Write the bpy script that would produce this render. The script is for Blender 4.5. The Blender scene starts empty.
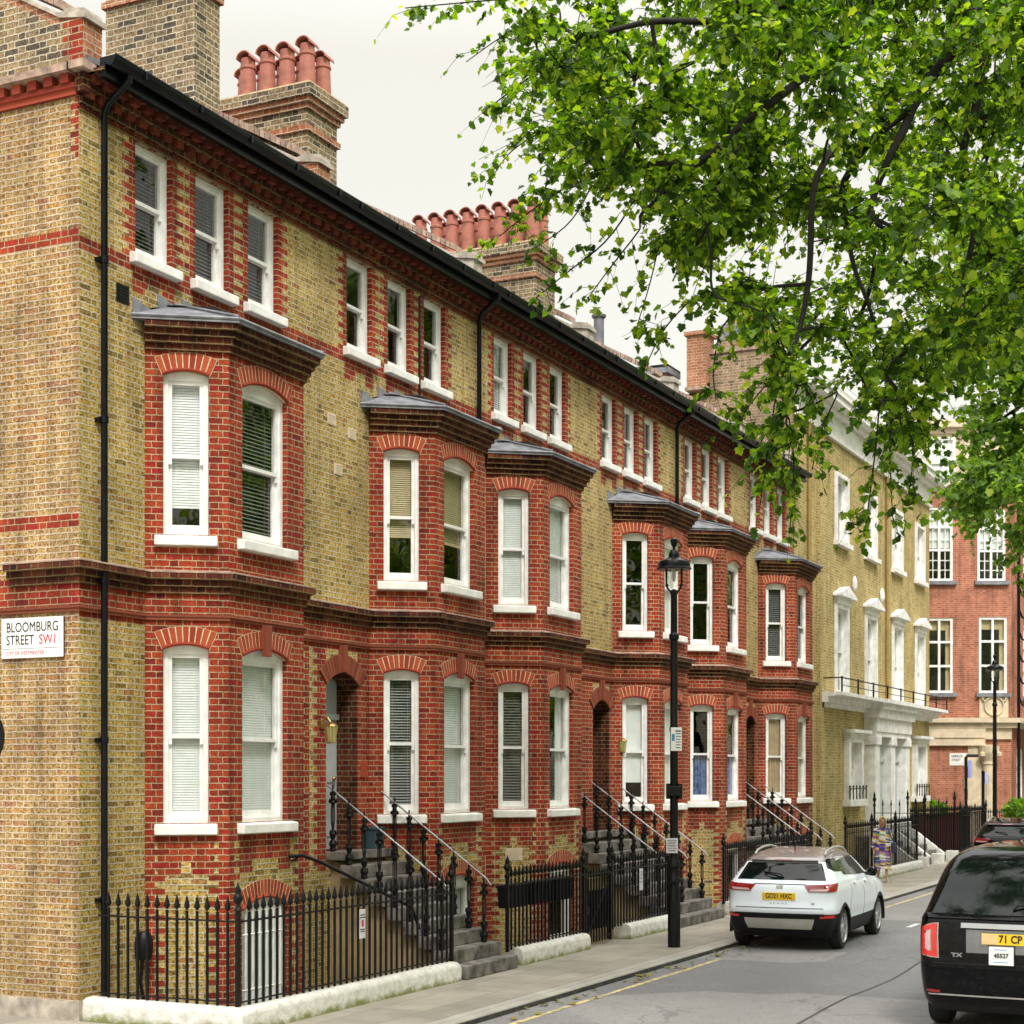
import bpy, bmesh, math, random
import numpy as np
from mathutils import Vector, Matrix

scene = bpy.context.scene
COL = scene.collection
R = math.radians
rnd = random.Random(7)

# ---------------------------------------------------------------- camera figures
F_PX, HORIZON, EYE = 1650.0, 775.0, 2.65
CX, CY = 11.95, -13.98
YAW = math.atan(798 / 1650)
VX = (-math.sin(YAW), math.cos(YAW))
RX = (math.cos(YAW), math.sin(YAW))


def at(px, py, Z):
    """point seen at a pixel, Z metres along the view axis"""
    X = (px - 512) / F_PX * Z
    return Vector((CX + VX[0] * Z + RX[0] * X, CY + VX[1] * Z + RX[1] * X, EYE + (HORIZON - py) / F_PX * Z))


# ---------------------------------------------------------------- mesh builder
class MB:
    def __init__(s):
        s.v, s.f, s.m = [], [], []
        s.T = None

    def _p(s, p):
        if s.T is not None:
            p = s.T @ Vector(p)
        s.v.append(tuple(p))
        return len(s.v) - 1

    def poly(s, pts, m=0):
        s.f.append([s._p(p) for p in pts]); s.m.append(m)

    def box(s, x0, y0, z0, x1, y1, z1, m=0):
        i = len(s.v)
        for z in (z0, z1):
            for x, y in ((x0, y0), (x1, y0), (x1, y1), (x0, y1)):
                s._p((x, y, z))
        for q in ((3, 2, 1, 0), (4, 5, 6, 7), (0, 1, 5, 4), (1, 2, 6, 5), (2, 3, 7, 6), (3, 0, 4, 7)):
            s.f.append([i + k for k in q]); s.m.append(m)

    def prism(s, pts, vec, m=0, mcap=None):
        """closed polygon extruded by vec"""
        n = len(pts); i = len(s.v); vec = Vector(vec)
        for p in pts: s._p(p)
        for p in pts: s._p(Vector(p) + vec)
        mc = m if mcap is None else mcap
        s.f.append([i + k for k in range(n)][::-1]); s.m.append(mc)
        s.f.append([i + n + k for k in range(n)]); s.m.append(mc)
        for k in range(n):
            s.f.append([i + k, i + (k + 1) % n, i + n + (k + 1) % n, i + n + k]); s.m.append(m)

    def tube(s, pts, r, n=8, m=0, caps=True):
        pts = [Vector(p) for p in pts]
        rs = r if isinstance(r, (list, tuple)) else [r] * len(pts)
        i0 = len(s.v)
        up = None
        for k, p in enumerate(pts):
            t = (pts[min(k + 1, len(pts) - 1)] - pts[max(k - 1, 0)])
            if t.length < 1e-9: t = Vector((0, 0, 1))
            t.normalize()
            if up is None:
                up = Vector((0, 0, 1)) if abs(t.z) < .9 else Vector((1, 0, 0))
            a = t.cross(up)
            if a.length < 1e-6: a = t.cross(Vector((0, 1, 0)))
            a.normalize(); b = a.cross(t).normalized(); up = b
            for j in range(n):
                an = 2 * math.pi * j / n
                s._p(p + a * (rs[k] * math.cos(an)) + b * (rs[k] * math.sin(an)))
        for k in range(len(pts) - 1):
            for j in range(n):
                a0 = i0 + k * n + j; a1 = i0 + k * n + (j + 1) % n
                s.f.append([a0, a1, a1 + n, a0 + n]); s.m.append(m)
        if caps:
            s.f.append([i0 + j for j in range(n)][::-1]); s.m.append(m)
            e = i0 + (len(pts) - 1) * n
            s.f.append([e + j for j in range(n)]); s.m.append(m)

    def lathe(s, prof, n=16, o=(0, 0, 0), m=0, sx=1, sy=1, cap=True):
        i0 = len(s.v)
        for (r, z) in prof:
            for j in range(n):
                an = 2 * math.pi * (j + .5) / n
                s._p((o[0] + sx * r * math.cos(an), o[1] + sy * r * math.sin(an), o[2] + z))
        for k in range(len(prof) - 1):
            for j in range(n):
                a0 = i0 + k * n + j; a1 = i0 + k * n + (j + 1) % n
                s.f.append([a0, a1, a1 + n, a0 + n]); s.m.append(m)
        if cap and prof[0][0] > 1e-4:
            s.f.append([i0 + j for j in range(n)][::-1]); s.m.append(m)
        if cap and prof[-1][0] > 1e-4:
            e = i0 + (len(prof) - 1) * n
            s.f.append([e + j for j in range(n)]); s.m.append(m)

    def mesh(s, name, mats, smooth=None, bevel=None, recalc=False, weld=False):
        me = bpy.data.meshes.new(name)
        me.from_pydata(s.v, [], s.f)
        if not isinstance(mats, (list, tuple)): mats = [mats]
        for q in mats: me.materials.append(q)
        me.polygons.foreach_set('material_index', s.m)
        if recalc or bevel or weld:
            bm = bmesh.new(); bm.from_mesh(me)
            if weld: bmesh.ops.remove_doubles(bm, verts=bm.verts, dist=weld if weld is not True else 1e-4)
            bmesh.ops.recalc_face_normals(bm, faces=bm.faces)
            if bevel:
                ed = [e for e in bm.edges if len(e.link_faces) == 2 and e.calc_face_angle(0) > R(35)]
                bmesh.ops.bevel(bm, geom=ed, offset=bevel, segments=2, profile=.5, affect='EDGES', clamp_overlap=True)
            bm.to_mesh(me); bm.free()
        if smooth is not None:
            me.polygons.foreach_set('use_smooth', [True] * len(me.polygons))
            me.set_sharp_from_angle(angle=R(smooth))
        me.update()
        return me


def link(name, me, parent=None, loc=None, rotz=None):
    o = bpy.data.objects.new(name, me)
    COL.objects.link(o)
    if parent is not None: o.parent = parent
    if loc is not None: o.location = loc
    if rotz is not None: o.rotation_euler = (0, 0, rotz)
    return o


def tag(o, label, cat, group=None):
    o['label'] = label; o['category'] = cat
    if group: o['group'] = group
    return o


def thing(name, label, cat, loc=(0, 0, 0), rotz=0, group=None):
    return tag(link(name, None, None, loc, rotz), label, cat, group)


def structure(name, me):
    o = link(name, me); o['kind'] = 'structure'
    return o


def copy_tree(o, parent=None):
    c = o.copy(); COL.objects.link(c)
    if parent is not None: c.parent = parent
    for ch in list(o.children): copy_tree(ch, c)
    return c


def text_mesh(s, size, mat, extrude=.002, sx=1.0, align='CENTER', bold=0.0):
    cu = bpy.data.curves.new('lettering', 'FONT')
    cu.body = s; cu.size = size; cu.extrude = extrude; cu.align_x = align; cu.align_y = 'CENTER'
    cu.offset = bold; cu.resolution_u = 3
    ob = bpy.data.objects.new('lettering', cu); COL.objects.link(ob)
    dg = bpy.context.evaluated_depsgraph_get()
    me = bpy.data.meshes.new_from_object(ob.evaluated_get(dg))
    bpy.data.objects.remove(ob); bpy.data.curves.remove(cu)
    me.transform(Matrix.Diagonal((sx, 1, 1, 1)))
    me.materials.clear(); me.materials.append(mat)
    return me


def applied(o):
    """mesh of an object with its modifiers"""
    dg = bpy.context.evaluated_depsgraph_get()
    return bpy.data.meshes.new_from_object(o.evaluated_get(dg))


# ---------------------------------------------------------------- materials
class NT:
    def __init__(s, name):
        s.mat = bpy.data.materials.new(name); s.mat.use_nodes = True
        s.t = s.mat.node_tree; s.t.nodes.clear()
        s.out = s.t.nodes.new('ShaderNodeOutputMaterial')

    def n(s, typ, **kw):
        nd = s.t.nodes.new(typ)
        for k, v in kw.items(): setattr(nd, k, v)
        return nd

    def inp(s, sock, v):
        if hasattr(v, 'is_output'): s.t.links.new(v, sock)
        else: sock.default_value = v

    def math(s, op, a, b=0.0, c=0.0):
        nd = s.n('ShaderNodeMath', operation=op)
        for i, q in enumerate((a, b, c)): s.inp(nd.inputs[i], q)
        return nd.outputs[0]

    def mix(s, f, a, b, blend='MIX'):
        nd = s.n('ShaderNodeMix', data_type='RGBA', blend_type=blend)
        s.inp(nd.inputs[0], f); s.inp(nd.inputs[6], a); s.inp(nd.inputs[7], b)
        return nd.outputs[2]

    def ramp(s, f, stops, interp='LINEAR'):
        nd = s.n('ShaderNodeValToRGB'); cr = nd.color_ramp; cr.interpolation = interp
        while len(cr.elements) < len(stops): cr.elements.new(.5)
        for e, (p, c) in zip(cr.elements, stops):
            e.position = p; e.color = (*c, 1) if len(c) == 3 else c
        s.inp(nd.inputs[0], f)
        return nd.outputs[0]

    def noise(s, vec, scale, detail=3, rough=.55):
        nd = s.n('ShaderNodeTexNoise'); s.inp(nd.inputs['Vector'], vec)
        nd.inputs['Scale'].default_value = scale; nd.inputs['Detail'].default_value = detail
        nd.inputs['Roughness'].default_value = rough
        return nd.outputs[0]

    def pos(s):
        return s.n('ShaderNodeNewGeometry').outputs['Position']

    def obj(s):
        return s.n('ShaderNodeTexCoord').outputs['Object']

    def bump(s, h, strength, dist):
        nd = s.n('ShaderNodeBump'); s.inp(nd.inputs['Height'], h)
        nd.inputs['Strength'].default_value = strength; nd.inputs['Distance'].default_value = dist
        return nd.outputs[0]

    def principled(s, col, rough, metal=0.0, normal=None, **kw):
        b = s.n('ShaderNodeBsdfPrincipled')
        s.inp(b.inputs['Base Color'], col if hasattr(col, 'is_output') else (*col, 1))
        s.inp(b.inputs['Roughness'], rough); s.inp(b.inputs['Metallic'], metal)
        if normal is not None: s.t.links.new(normal, b.inputs['Normal'])
        for k, v in kw.items(): s.inp(b.inputs[k], v)
        s.t.links.new(b.outputs[0], s.out.inputs[0])
        return b


def paint(name, col, rough=.5, metal=0.0, var=.12, scale=6, bump=0.0, bscale=60, **kw):
    """plain surface with a little unevenness"""
    t = NT(name); p = t.obj()
    nz = t.noise(p, scale, 4)
    lo = tuple(c * (1 - var * 1.6) for c in col); hi = tuple(min(1, c * (1 + var)) for c in col)
    c = t.ramp(nz, [(.3, lo), (.7, hi)])
    nrm = t.bump(t.noise(p, bscale, 3), bump, .01) if bump else None
    rg = t.math('ADD', rough - .06, t.math('MULTIPLY', t.noise(p, scale * 2.3, 2), .12))
    t.principled(c, rg, metal, nrm, **kw)
    return t.mat


def brick(name, cols, mortar, stain=.25, mort_w=.0145, bump=.8, course=.075, moss=None, blot=.5, unit=.3):
    """Flemish bond laid out along any vertical face, in metres"""
    t = NT(name)
    g = t.n('ShaderNodeNewGeometry')
    sp = t.n('ShaderNodeSeparateXYZ'); t.t.links.new(g.outputs['Position'], sp.inputs[0])
    sn = t.n('ShaderNodeSeparateXYZ'); t.t.links.new(g.outputs['True Normal'], sn.inputs[0])
    x, y, z = sp.outputs; nx, ny, nz_ = sn.outputs
    u = t.math('SUBTRACT', t.math('MULTIPLY', y, nx), t.math('MULTIPLY', x, ny))
    wob = t.n('ShaderNodeTexNoise'); wob.inputs['Scale'].default_value = 17; wob.inputs['Detail'].default_value = 3; t.t.links.new(g.outputs['Position'], wob.inputs['Vector'])
    sw = t.n('ShaderNodeSeparateColor'); t.t.links.new(wob.outputs['Color'], sw.inputs[0])
    u = t.math('ADD', u, t.math('MULTIPLY', t.math('SUBTRACT', sw.outputs[0], .5), .012 + .03 * blot))
    zz = t.math('ADD', z, t.math('MULTIPLY', t.math('SUBTRACT', sw.outputs[1], .5), .008 + .022 * blot))
    rv = t.math('DIVIDE', zz, course)
    row = t.math('FLOOR', rv); fv = t.math('FRACT', rv)
    odd = t.math('FLOORED_MODULO', row, 2.0)
    ub = t.math('ADD', t.math('DIVIDE', u, unit), t.math('MULTIPLY', odd, .5))
    cell = t.math('FLOOR', ub); fu = t.math('FRACT', ub)
    head = t.math('GREATER_THAN', fu, .6667)
    lx = t.math('SUBTRACT', t.math('MULTIPLY', fu, unit), t.math('MULTIPLY', head, unit * .6667))
    m1 = t.math('LESS_THAN', lx, mort_w * .75); m2 = t.math('LESS_THAN', t.math('MULTIPLY', fv, course), mort_w)
    mort = t.math('MAXIMUM', m1, m2)
    idv = t.n('ShaderNodeCombineXYZ')
    t.inp(idv.inputs[0], t.math('ADD', t.math('MULTIPLY', cell, 2.0), head)); t.inp(idv.inputs[1], row)
    wn = t.n('ShaderNodeTexWhiteNoise'); wn.noise_dimensions = '3D'; t.t.links.new(idv.outputs[0], wn.inputs[0])
    col = t.ramp(wn.outputs['Value'], cols)
    fine = t.noise(g.outputs['Position'], 45, 4, .65)
    grit = t.ramp(t.noise(g.outputs['Position'], 110, 3, .7), [(.38, (.62, .6, .56)), (.6, (1.1, 1.1, 1.1))])
    col = t.mix(1.0, col, grit, 'MULTIPLY')
    col = t.mix(t.ramp(fine, [(.45, (0, 0, 0)), (.75, (.8, .8, .8))]), col, tuple(c * .35 for c in cols[len(cols) // 2][1]) + (1,))
    bl = t.noise(g.outputs['Position'], 27, 2, .6)
    lo, hi = 1 - .62 * blot, 1 + .42 * blot
    col = t.mix(1.0, col, t.ramp(bl, [(.36, (lo, lo * .97, lo * .9)), (.5, (1, 1, 1)), (.66, (hi, hi, hi * .96))]), 'MULTIPLY')
    edge = t.math('MULTIPLY', t.math('GREATER_THAN', t.math('MULTIPLY', fv, course), course - .007), t.math('GREATER_THAN', bl, .48))  # painted joint shadow along the top of each brick, broken by noise
    col = t.mix(t.math('MULTIPLY', edge, .75 * blot), col, tuple(c * .25 for c in cols[1][1]) + (1,))
    mc = t.mix(t.ramp(fine, [(.48, (0, 0, 0)), (.7, (.75, .75, .75))]), (*mortar, 1), tuple(c * .45 for c in mortar) + (1,))
    col = t.mix(mort, col, mc)
    big = t.noise(g.outputs['Position'], .9, 5, .6)
    dirt = t.ramp(big, [(.35, (1 - stain,) * 3), (.62, (1, 1, 1))])
    col = t.mix(1.0, col, dirt, 'MULTIPLY')
    sv = t.n('ShaderNodeCombineXYZ'); t.inp(sv.inputs[0], t.math('MULTIPLY', u, 4.5)); t.inp(sv.inputs[1], t.math('MULTIPLY', z, .35))
    col = t.mix(1.0, col, t.ramp(t.noise(sv.outputs[0], 1.0, 4, .6), [(.36, (1 - stain,) * 3), (.55, (1, 1, 1))]), 'MULTIPLY')
    if moss:
        mz = t.noise(g.outputs['Position'], 3.1, 4, .6)
        col = t.mix(t.math('MULTIPLY', t.ramp(mz, [(.5, (0, 0, 0)), (.72, (1, 1, 1))]), moss[1]), col, (*moss[0], 1))
    h = t.math('ADD', t.math('MULTIPLY', t.math('SUBTRACT', 1.0, mort), 1.0), t.math('MULTIPLY', fine, .6))
    t.principled(col, .88, 0, t.bump(h, bump, .008), **{'Specular IOR Level': .25})
    return t.mat


def island(name, cols, rough=.8, bump=.3):
    """each loose block gets its own tint"""
    t = NT(name); g = t.n('ShaderNodeNewGeometry')
    c = t.ramp(g.outputs['Random Per Island'], cols)
    f = t.noise(g.outputs['Position'], 40, 4, .65)
    c = t.mix(t.math('MULTIPLY', f, .5), c, tuple(q * .5 for q in cols[0][1]) + (1,))
    t.principled(c, rough, 0, t.bump(f, bump, .006), **{'Specular IOR Level': .25})
    return t.mat


MT = {}
MT['yellow'] = brick('stock_brick', [(0, (.20, .13, .04)), (.08, (.36, .24, .06)), (.2, (.48, .325, .08)), (.45, (.57, .40, .11)), (.7, (.62, .45, .165)),
                                     (.92, (.60, .38, .09)), (1, (.42, .19, .08))], (.60, .53, .37), moss=((.26, .22, .05), .22), blot=1.0, mort_w=.015, course=.0693, unit=.295)
MT['gable'] = brick('weathered_stock_brick', [(0, (.36, .22, .11)), (.14, (.46, .29, .13)), (.35, (.49, .32, .125)), (.6, (.55, .375, .16)), (.9, (.49, .27, .085)),
                                              (1, (.44, .21, .13))], (.66, .53, .38), stain=.36, blot=1.0, mort_w=.015, course=.0693, unit=.31)
MT['red'] = brick('red_brick', [(0, (.20, .022, .014)), (.12, (.32, .038, .018)), (.45, (.41, .05, .020)), (.75, (.50, .085, .028)), (1, (.40, .02, .022))],
                  (.52, .40, .24), stain=.40, blot=.4, mort_w=.0118)
MT['soot_shade'] = brick('soot_and_shade_brick', [(0, (.04, .011, .008)), (.3, (.10, .021, .012)), (.7, (.16, .032, .016)), (1, (.21, .06, .024))],
                   (.24, .165, .075), stain=.45)  # sooty mouldings, darkened further with painted shade of eaves and recesses
MT['dullbrick'] = brick('dull_chimney_brick', [(0, (.09, .075, .06)), (.16, (.15, .12, .09)), (.3, (.28, .21, .125)), (.7, (.40, .30, .17)), (1, (.34, .22, .12))],
                        (.62, .54, .40), blot=.8)
MT['flankbrick'] = brick('tan_flank_brick', [(0, (.16, .11, .08)), (.3, (.36, .25, .15)), (.7, (.45, .33, .2)), (1, (.38, .22, .14))], (.55, .46, .33))
MT['orange'] = brick('orange_chimney_brick', [(0, (.40, .14, .07)), (.5, (.52, .2, .1)), (1, (.58, .27, .15))], (.6, .45, .33))
MT['farred'] = brick('far_red_brick', [(0, (.44, .14, .08)), (.5, (.56, .19, .11)), (1, (.62, .25, .155))], (.60, .36, .27), stain=.3, bump=.3)
MT['faryellow'] = brick('ochre_brick', [(0, (.36, .25, .075)), (.4, (.54, .40, .13)), (.8, (.62, .48, .19)), (1, (.50, .35, .11))], (.64, .54, .32), stain=.25, bump=.3)
MT['vous'] = island('rubbed_brick', [(0, (.22, .03, .016)), (.5, (.36, .055, .024)), (1, (.46, .10, .036))])
MT['dullvous'] = island('weathered_moulded_brick', [(0, (.16, .042, .024)), (.5, (.25, .062, .034)), (1, (.33, .10, .055))])
MT['dentil'] = island('dentil_brick', [(0, (.12, .03, .018)), (.5, (.18, .04, .022)), (1, (.25, .06, .03))])  # front eaves dentils, shade under the gutter put into the colour
MT['reddentil'] = island('red_dentil_brick', [(0, (.26, .04, .025)), (.5, (.38, .06, .035)), (1, (.45, .10, .05))])
MT['mortar'] = paint('mortar', (.58, .46, .3), .9, var=.2, scale=20)
MT['white'] = paint('white_gloss_paint', (.80, .80, .78), .35, var=.10, scale=5)
MT['whitestone'] = paint('painted_stone', (.78, .77, .74), .55, var=.14, scale=4, bump=.15)
MT['cream'] = paint('cream_stone', (.60, .50, .36), .8, var=.15, scale=3, bump=.2)
MT['lead'] = paint('lead_sheet', (.20, .205, .23), .6, .1, var=.3, scale=5, bump=.2)
MT['black'] = paint('black_iron_paint', (.005, .005, .006), .42, var=.4, scale=20, bump=.15, **{'Specular IOR Level': .25})
MT['gloss_black'] = paint('black_gutter_paint', (.004, .005, .007), .3, var=.3, scale=5, **{'Specular IOR Level': .22})
MT['steel'] = paint('worn_handrail_steel', (.30, .30, .31), .45, .6, var=.3)
MT['slate'] = paint('roof_slate', (.13, .13, .14), .6, var=.3, scale=4, bump=.3)
MT['stepstone'] = paint('worn_step_stone', (.17, .155, .14), .75, var=.5, scale=5, bump=.3)
MT['stucco'] = paint('tan_stucco', (.30, .225, .12), .85, var=.2, scale=2.5, bump=.25)
MT['coping'] = paint('coping_tile', (.36, .25, .19), .8, var=.35, scale=9, bump=.3)
MT['stonecop'] = paint('grey_coping_stone', (.40, .35, .29), .8, var=.3, scale=6, bump=.3)
MT['terracotta'] = paint('terracotta', (.36, .125, .085), .7, var=.25, scale=5, bump=.2)
MT['doorgrey'] = paint('grey_door_paint', (.42, .45, .47), .35, var=.06)
MT['doorblack'] = paint('black_door_paint', (.008, .008, .010), .35, var=.2, **{'Specular IOR Level': .25})
MT['dark'] = paint('dark_interior', (.03, .028, .026), .9)
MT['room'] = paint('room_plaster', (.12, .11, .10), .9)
MT['blind_white'] = paint('white_blind', (.66, .70, .69), .6, var=.05)
MT['blind_grey'] = paint('grey_blind', (.28, .30, .30), .6, var=.05)
MT['blind_dark'] = paint('dark_blind', (.16, .17, .165), .6, var=.05)
MT['blind_beige'] = paint('beige_blind', (.44, .36, .20), .6, var=.05)
MT['curtain_blue'] = paint('blue_curtain', (.13, .19, .36), .9, var=.4, scale=14)
MT['curtain_tan'] = paint('tan_curtain', (.42, .32, .19), .9, var=.1)
MT['brass'] = paint('brass', (.45, .3, .12), .35, .9, var=.2)
MT['yellowlens'] = paint('amber_glass', (.4, .36, .14), .2)
MT['signwhite'] = paint('enamel_white', (.82, .82, .8), .3, var=.04)
MT['signblack'] = paint('sign_black_letters', (.015, .015, .015), .4)
MT['signred'] = paint('sign_red_letters', (.55, .02, .06), .4)
MT['signpink'] = paint('sign_pale_red_letters', (.55, .18, .22), .4)
MT['signblue'] = paint('sign_blue', (.08, .28, .5), .4)
MT['paper'] = paint('paper_notice', (.68, .66, .72), .7)
MT['soil'] = paint('soil', (.06, .045, .03), .95)
MT['teal'] = paint('dark_teal_planter', (.03, .06, .075), .5)

# glass: reflects by the fresnel law, lets the rest through
t = NT('window_glass')
gl = t.n('ShaderNodeBsdfGlossy'); gl.inputs['Roughness'].default_value = .015; gl.inputs['Color'].default_value = (1, 1, 1, 1)
pz = t.noise(t.pos(), 2.2, 1)
t.t.links.new(t.bump(pz, .25, .02), gl.inputs['Normal'])
tr = t.n('ShaderNodeBsdfTransparent'); tr.inputs['Color'].default_value = (.97, .98, .97, 1)
lw = t.n('ShaderNodeLayerWeight'); lw.inputs['Blend'].default_value = .5
fr = t.math('ADD', .055, t.math('MULTIPLY', t.math('POWER', lw.outputs['Facing'], 5.0), .9))     # Schlick, the same from both sides
mx = t.n('ShaderNodeMixShader')
t.t.links.new(fr, mx.inputs[0]); t.t.links.new(tr.outputs[0], mx.inputs[1]); t.t.links.new(gl.outputs[0], mx.inputs[2])
t.t.links.new(mx.outputs[0], t.out.inputs[0])
MT['glass'] = t.mat

# limewashed kerb wall with moss at the foot
t = NT('limewashed_kerb'); p = t.pos()
nz = t.noise(p, 5, 5, .65); sp = t.n('ShaderNodeSeparateXYZ'); t.t.links.new(p, sp.inputs[0])
low = t.math('SUBTRACT', .075, sp.outputs[2])
mossf = t.ramp(t.math('ADD', t.math('MULTIPLY', low, 3.2), t.math('MULTIPLY', nz, .9)), [(.42, (0, 0, 0)), (.66, (1, 1, 1))])
c = t.ramp(t.noise(p, 9, 5), [(.3, (.48, .46, .40)), (.6, (.66, .65, .61))])
c = t.mix(mossf, c, (.2, .22, .07, 1))
t.principled(c, .85, 0, t.bump(t.noise(p, 30, 4), .5, .015))
MT['limewash'] = t.mat
# ================================================================= GROUND
KX = 3.74          # kerb edge
ROAD = -.07


def paving(name, c1, c2, mort, bw, bh, off=.5, rot=0.0):
    t = NT(name); p = t.pos()
    mp = t.n('ShaderNodeMapping'); mp.inputs['Rotation'].default_value = (0, 0, rot)
    t.t.links.new(p, mp.inputs['Vector'])
    b = t.n('ShaderNodeTexBrick'); b.offset = off
    t.t.links.new(mp.outputs[0], b.inputs['Vector'])
    b.inputs['Scale'].default_value = 1; b.inputs['Brick Width'].default_value = bw; b.inputs['Row Height'].default_value = bh
    b.inputs['Mortar Size'].default_value = .006; b.inputs['Mortar Smooth'].default_value = .3
    b.inputs['Color1'].default_value = (*c1, 1); b.inputs['Color2'].default_value = (*c2, 1); b.inputs['Mortar'].default_value = (*mort, 1)
    st = t.noise(p, 1.3, 6, .65); fi = t.noise(p, 60, 3)
    c = t.mix(1, b.outputs['Color'], t.ramp(st, [(.3, (.68, .66, .62)), (.65, (1.08, 1.06, 1.02))]), 'MULTIPLY')
    c = t.mix(t.math('MULTIPLY', fi, .4), c, (.16, .15, .13, 1))
    h = t.math('ADD', t.math('MULTIPLY', b.outputs['Fac'], -1.0), t.math('MULTIPLY', fi, .3))
    t.principled(c, .8, 0, t.bump(h, .4, .006))
    return t.mat


def asphalt():
    t = NT('worn_asphalt'); p = t.pos()
    big = t.noise(p, .45, 5, .6); fi = t.noise(p, 130, 2); mid = t.noise(p, 22, 5, .7)
    c = t.ramp(big, [(.3, (.125, .121, .121)), (.5, (.165, .16, .16)), (.7, (.21, .205, .204))])
    c = t.mix(t.ramp(mid, [(.42, (0, 0, 0)), (.62, (.75, .75, .75))]), c, (.10, .097, .097, 1))
    c = t.mix(t.ramp(fi, [(.45, (0, 0, 0)), (.7, (.8, .8, .8))]), c, (.36, .35, .34, 1))
    pv = t.n('ShaderNodeTexVoronoi'); pv.distance = 'CHEBYCHEV'; pv.inputs['Scale'].default_value = .28; t.t.links.new(p, pv.inputs['Vector'])
    sc = t.n('ShaderNodeSeparateColor'); t.t.links.new(pv.outputs['Color'], sc.inputs[0])
    c = t.mix(1, c, t.ramp(sc.outputs[0], [(0, (.78, .78, .8)), (.3, (1, 1, 1)), (.8, (1.12, 1.11, 1.1))], 'CONSTANT'), 'MULTIPLY')
    v = t.n('ShaderNodeTexVoronoi'); v.feature = 'DISTANCE_TO_EDGE'; v.inputs['Scale'].default_value = .55
    wv = t.n('ShaderNodeVectorMath', operation='ADD'); nn = t.n('ShaderNodeTexNoise'); nn.inputs['Scale'].default_value = 1.5
    t.t.links.new(p, nn.inputs['Vector']); t.t.links.new(p, wv.inputs[0]); t.t.links.new(nn.outputs['Color'], wv.inputs[1])
    t.t.links.new(wv.outputs[0], v.inputs['Vector'])
    crack = t.math('MULTIPLY', t.math('LESS_THAN', v.outputs['Distance'], .010), t.math('GREATER_THAN', big, .5))
    c = t.mix(t.math('MULTIPLY', crack, .35), c, (.05, .05, .05, 1))
    h = t.math('ADD', fi, t.math('MULTIPLY', mid, .6))
    t.principled(c, t.math('ADD', .62, t.math('MULTIPLY', mid, .3)), 0, t.bump(h, .7, .008))
    return t.mat


MT['paving'] = paving('york_stone_paving', (.36, .33, .275), (.27, .25, .21), (.14, .125, .1), .9, .6, rot=R(90))
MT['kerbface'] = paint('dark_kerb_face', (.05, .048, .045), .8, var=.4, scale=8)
MT['kerb'] = paving('granite_kerb', (.40, .385, .35), (.35, .335, .31), (.16, .15, .14), 1.1, .9, off=.35, rot=R(90))
MT['asphalt'] = asphalt()
MT['areafloor'] = paint('area_floor', (.2, .19, .17), .9, var=.3, scale=2)
MT['earth'] = paint('earth', (.13, .12, .08), .95, var=.3, scale=1)


def worn(name, col, keep):
    t = NT(name); p = t.pos()
    n1 = t.noise(p, 9, 6, .75); n2 = t.noise(p, 70, 3)
    m = t.ramp(t.math('ADD', t.math('MULTIPLY', n1, .75), t.math('MULTIPLY', n2, .25)), [(keep, (1, 1, 1)), (keep + .12, (0, 0, 0))])
    c = t.mix(m, (.15, .145, .14, 1), (*col, 1))
    t.principled(c, .7)
    return t.mat


MT['yline'] = worn('worn_yellow_line', (.58, .46, .20), .47)
MT['wline'] = worn('worn_white_line', (.62, .61, .58), .5)
MT['tar'] = paint('tar_seam', (.03, .03, .03), .5)

b = MB(); b.poly([(-400, -400, -1.3), (400, -400, -1.3), (400, 400, -1.3), (-400, 400, -1.3)])
structure('ground', b.mesh('ground', MT['earth']))
b = MB()
b.box(1.82, -200, -1.28, KX - .3, 260, 0)
b.box(-60, -200, -1.28, 1.82, -.02, 0)
b.box(-60, 44.6, -1.28, 1.82, 260, 0)
structure('pavement', b.mesh('pavement', MT['paving']))
b = MB(); b.box(KX - .298, -200, -1.27, KX, 260, .003)
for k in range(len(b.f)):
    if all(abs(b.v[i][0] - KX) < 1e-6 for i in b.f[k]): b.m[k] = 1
structure('kerb', b.mesh('kerb', [MT['kerb'], MT['kerbface']], bevel=.018))
b = MB(); b.box(KX, -200, -1.29, 10.3, 260, ROAD)
structure('road', b.mesh('road', MT['asphalt']))
b = MB(); b.box(10.302, -200, -1.27, 10.6, 260, .003)
structure('far_kerb', b.mesh('far_kerb', MT['kerb'], bevel=.02))
b = MB(); b.box(10.6, -200, -1.28, 60, 260, 0)
structure('far_pavement', b.mesh('far_pavement', MT['paving']))
b = MB(); b.box(-9, -.02, -1.29, 1.82, 44.6, -1.2)
structure('basement_area_floor', b.mesh('area', MT['areafloor']))
b = MB()
z = ROAD + .004
b.poly([(4.07, -60, z), (4.15, -60, z), (4.15, 9.3, z), (4.07, 9.3, z)])
b.poly([(4.07, 17.2, z), (4.15, 17.2, z), (4.15, 120, z), (4.07, 120, z)])
structure('yellow_line', b.mesh('yl', MT['yline']))
b = MB()
for k in range(14):
    y = 15.6 + k * 1.5
    b.poly([(5.45, y, z), (5.55, y, z), (5.55, y + .8, z), (5.45, y + .8, z)])
structure('parking_bay_line', b.mesh('wl', MT['wline']))
b = MB()
pts = [(6.9 + .05 * math.sin(k * 1.3) + rnd.uniform(-.02, .02), -8 + k * 1.0) for k in range(60)]
for (x0, y0), (x1, y1) in zip(pts, pts[1:]):
    b.poly([(x0 - .018, y0, z), (x0 + .018, y0, z), (x1 + .018, y1, z), (x1 - .018, y1, z)])
structure('tar_seam', b.mesh('tar', MT['tar']))
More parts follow.
